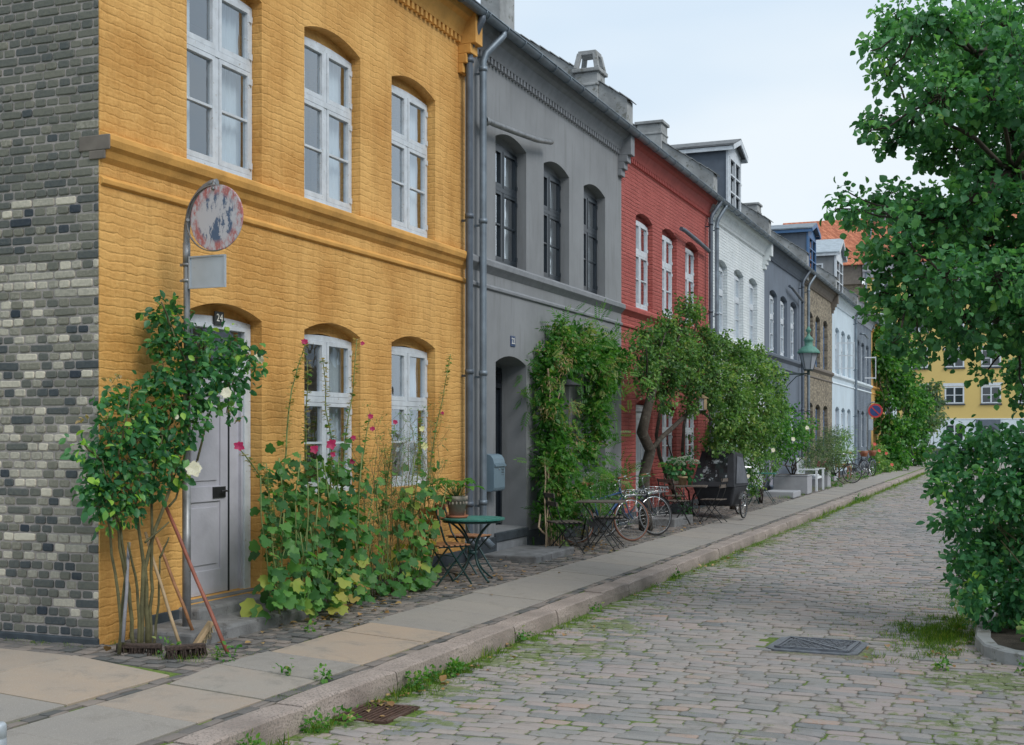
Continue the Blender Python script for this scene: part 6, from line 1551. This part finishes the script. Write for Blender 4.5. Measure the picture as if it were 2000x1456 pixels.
f = MB(); base = Vector((8.35,5.2,-.2)); fork = Vector((8.1,5.0,1.9)); f.tube([base, Vector((8.3,5.1,.8)), fork], [.16,.13,.12], 12)
hubs = [(atd(2010,600,12.6), .07), (atd(1980,330,12.3), .07), (atd(1960,120,12.5), .06), (atd(2070,760,12.2), .05)]
for h_, r in hubs: f.tube(wig(fork, h_, 5, .04), taper(.09, r*.7, 6), 8)
sub = []
big = [q for q in cc if q[1] > .28]
for p, r, sp in cc:
    if r > .28: h_ = min(hubs, key=lambda q: (q[0]-p).length)[0]; f.tube(wig(h_, p, 5, .07, .05), taper(.030, .012, 6), 6)
    else: h_ = min(big, key=lambda q: (q[0]-p).length)[0]; f.tube(wig(h_, p, 5, .05, .03), taper(.014, .007, 6), 5)
twigs(f, None, cc, .012, .35); f.build('trunk', 'bark', t)
# big shrub in the raised bed
t = thing('big_shrub', 'dense dark green shrub filling the raised bed at the right edge', 'shrub', (7.4, 4.6, -.2)); L = Leaves(); cc = []
for x, y_, r in [(1872,868,36),(1905,880,44),(1950,872,44),(2000,890,60),(1846,905,24),(1855,950,38),(1900,950,55),(1960,960,70),(2020,980,80),(1866,1010,36),(1910,1040,60),(1970,1060,75),(1880,1085,40),(1925,1120,55),(1990,1140,70),(1905,1160,36),(1945,1190,48),(2000,1210,50),(1850,880,14),(1845,1030,12),(2060,1080,90),(2060,900,80),(1925,850,20),(1830,940,10)]:
    p = atd(x, y_, 11.6+R.uniform(-.7,.9)*(1 if r > 30 else .3)); rr_ = r/2430*depth(p); sp = L.clump(p, (rr_, rr_, rr_), int(12+23*(rr_/.070)**2), .070, droop=.4, shell=.3, up=.4, tv=.22, t0=.38); cc.append((p, rr_, sp))
L.build('leaves', 'leafdark', 'ovate', t); f = MB()
for p, r, sp in cc:
    b_ = Vector((7.3+R.uniform(-.25,.3), 4.6+R.uniform(-.3,.3), -.2)); f.tube(wig(b_, b_.lerp(p+Vector((.15,.25,0)), .8), 5, .05), taper(.015,.006,6), 6)
twigs(f, None, cc, .008, .06); f.build('stems', 'rosestem', t)
t = thing('ground_elder', 'low fresh green plants under the big shrub at the edge of the raised bed', 'plant', (7.0, 3.7, -.17)); L = Leaves()
for i in range(26): L.clump((R.uniform(6.75,7.9), R.uniform(3.15,4.0), R.uniform(-.10,.12)), (.14,.14,.09), 40, .055, t0=.62, droop=.1, up=1)
L.build('leaves', 'leafbright', 'wide', t)

# ---------------------------------------------------------------- grass, weeds, fallen leaves (uncountable)
def tufts(name, label, cat, spots, mat='grassblade', tpl='blade'):
    L = Leaves(); mx_ = 0
    for x, y_, z, rad_, n, h in spots:
        a = NR.rand(n)*6.283; rr_ = rad_*np.sqrt(NR.rand(n)); P_ = np.stack([x+rr_*np.cos(a), y_+rr_*np.sin(a), np.full(n, z)], 1)
        D_ = np.stack([NR.normal(size=n)*.45, NR.normal(size=n)*.45, np.ones(n)], 1); U_ = NR.normal(size=(n,3)); L.add(P_, D_, U_, h*(.5+.8*NR.rand(n)), np.clip(.45+.22*NR.normal(size=n), 0, 1))
    o = L.build(name, mat, tpl); tag(o, label, cat, kind='stuff'); return o
sp = []
for y_ in np.arange(-2.2, 60, .05):
    dn = .5+.5*math.sin(y_*2.3)*math.sin(y_*.77+1)
    if R.random() < .35+.6*dn:
        x = 2.36+abs(R.gauss(0, .075)); k = 1+1.2*(R.random() < .22)
        sp.append((x, y_, zroad(x)-.012, .06*k, int((16 if y_ < 14 else 9)*k), .030*k*(1 if y_ < 20 else 1.8)))
for yc, n in ((-.75,5),(.55,10),(1.3,9),(3.1,5),(-1.5,6),(.9,8),(2.2,4),(28,14),(30,10)):
    for i in range(n): x = 2.38+abs(R.gauss(0,.07)); sp.append((x, yc+R.gauss(0,.15), zroad(x)-.01, .045, 13, R.uniform(.05,.11)))
for i in range(2600):
    y_ = R.uniform(-2, 60); x = 2.33+abs(R.gauss(0, .35+.02*max(0, min(y_, 20))))
    if math.sin(y_*1.9)+math.sin(x*5+y_*.7)+R.gauss(0,.8) > .1: sp.append((x, y_, zroad(x)-.010, .06, 15, .030))
for i in range(260):
    x, y_ = R.uniform(2.6, 6.5), R.uniform(-1, 30); sp.append((x, y_, zroad(x)-.010, .035, 8, .026))
tufts('kerb_grass', 'grass and weeds growing along the foot of the kerb', 'grass', sp)
gz = [(R.gauss(5.95,.17), R.gauss(4.5,.50)) for i in range(230)]
sp = [(a, b, zroad(a)-.012, .08, 26, R.uniform(.03,.075)) for a, b in gz if a < 6.28]
gz = [(R.uniform(4.7,6.3)**1.0, R.uniform(4.0,8.2)) for i in range(620)]
sp += [(a, b, zroad(a)-.010, .07, 14, .030) for a, b in gz if R.random() < (a-4.5)/1.8]
sp += [(R.gauss(6.12,.12), R.uniform(4.5,12), zroad(6.1)-.012, .07, 18, R.uniform(.04,.10)) for i in range(120)]
sp += [(R.uniform(5.2,7.0), R.uniform(2.4,3.2), zroad(6)-.012, .05, 12, .03) for i in range(24)]
tufts('verge_grass', 'grass patch spreading over the cobbles beside the raised bed', 'grass', sp)
sp = [(R.uniform(.02,.12), R.uniform(-.1,26), -.02, .05, 10, R.uniform(.03,.07)) for i in range(90)]
sp += [(R.uniform(.2,1.14), R.uniform(7,13), -.05, .06, 8, .022) for i in range(60)]+[(R.uniform(-.9,-.05), R.uniform(-.16,-.03), -.02, .06, 16, .035) for i in range(22)]
sp += [(R.gauss(.72,.15), R.gauss(.0,.10), -.045, .06, 16, .05) for i in range(16)]+[(R.uniform(1.99,2.09), R.uniform(-1.5,40), -.14, .03, 8, .022) for i in range(130)]
sp += [(R.uniform(1.99,2.10), R.uniform(-.7,.0), -.14, .03, 14, .03) for i in range(22)]+[(R.uniform(.3,1.3), R.uniform(25,52), -.05, .12, 14, .10) for i in range(110)]
sp += [(1.10+R.gauss(0,.03), R.uniform(.0,.8), -.08, .03, 10, .025) for i in range(14)]
tufts('pavement_weeds', 'weeds and moss in the joints of the pavement and along the house walls', 'weeds', sp)
L = Leaves()
for x, y_, r, n in ((2.44,.62,.12,150),(2.46,1.25,.10,110),(2.42,.95,.08,70),(2.43,-.80,.08,80),(2.40,-1.5,.10,90),(2.42,3.0,.08,60),(2.40,5.1,.06,40),(2.41,8.5,.07,50),(2.45,28.5,.25,160),(1.05,.15,.07,50),(.98,1.5,.05,30),(2.5,-.55,.08,50),(1.7,-.05,.05,40),(6.1,2.7,.07,50),(6.7,2.75,.07,50),(2.03,-.02,.06,60),(.6,.05,.10,60)):
    L.clump((x, y_, (zroad(x) if x > 2.33 else zwalk(x))+r*.5), (r, r*1.3, r*.8), n, .036, t0=.6, droop=.1, up=.8, shell=.1)
tag(L.build('leafy_weeds', 'leafbright', 'ovate'), 'small leafy weeds sprouting from the gutter and pavement joints', 'weeds', kind='stuff')
L = Leaves()
for cx, cy, sx, sy, n in ((.75,2.6,.22,.9,90),(.8,5.6,.25,.7,50),(2.5,.6,.10,1.0,45),(2.5,9,.1,6,40),(.7,9.8,.3,.8,50),(.6,14,.3,1.5,30),(6.2,3.6,.3,.5,25)):
    for i in range(n):
        x, y_ = R.gauss(cx,sx), R.gauss(cy,sy)
        if x < .05 or 2.1 < x < 2.34: continue
        z = zwalk(x)+.012 if x < 2.12 else zroad(x)+.012
        L.add([[x,y_,z]], [[R.uniform(-1,1),R.uniform(-1,1),R.uniform(-.1,.3)]], [[R.uniform(-.4,.4),R.uniform(-.4,.4),1]], [R.uniform(.03,.075)], [R.random()])
tag(L.build('fallen_leaves', 'deadleaf', 'round'), 'dry fallen leaves scattered on the pavement and by the kerb', 'leaves', kind='stuff')

# ---------------------------------------------------------------- the row on the other side, seen only as a reflection in the panes
for i, (y0, y1, mt) in enumerate(((-26,-12,'brown'),(-12,3,'grey'),(3,17,'dkgrey'),(17,33,'brown'))):
    t = thing('opposite_house', ('brown brick house', 'grey rendered house', 'blue grey rendered house', 'far brown brick house')[i]+' on the other side of the street, outside the picture', 'house', (15.5, y0, -.2), group='houses on the other side')
    f = MB(); f.box(15.5,24,y0,y1,-.3,6.9); f.build('wall', mt, t); f = MB(); f.prism([(15.2,6.9),(19.7,9.7),(24.2,6.9)], 'y', y0, y1); f.build('roof', 'slate', t); f = MB()
    for q in (.25, .75): yq = y0+(y1-y0)*q; f.box(19.2,20.0,yq-.4,yq+.4,8.8,10.9)
    f.build('chimneys', 'concrete', t); f = MB()
    for q in (.1,.5,.9): yq = y0+(y1-y0)*q; f.box(15.9,18.5,yq-.8,yq+.8,7.0,8.9); f.prism([(yq-.9,8.9),(yq+.9,8.9),(yq,9.7)], 'x', 15.8, 18.5)
    f.build('dormers', 'zinc', t); f = MB(); yq = y0+1.2
    while yq < y1-1.2:
        for zz in (.9, 4.0): f.box(15.42,15.49,yq-.5,yq+.5,zz,zz+1.6)
        yq += 1.9
    f.build('windows', 'winwhite', t)
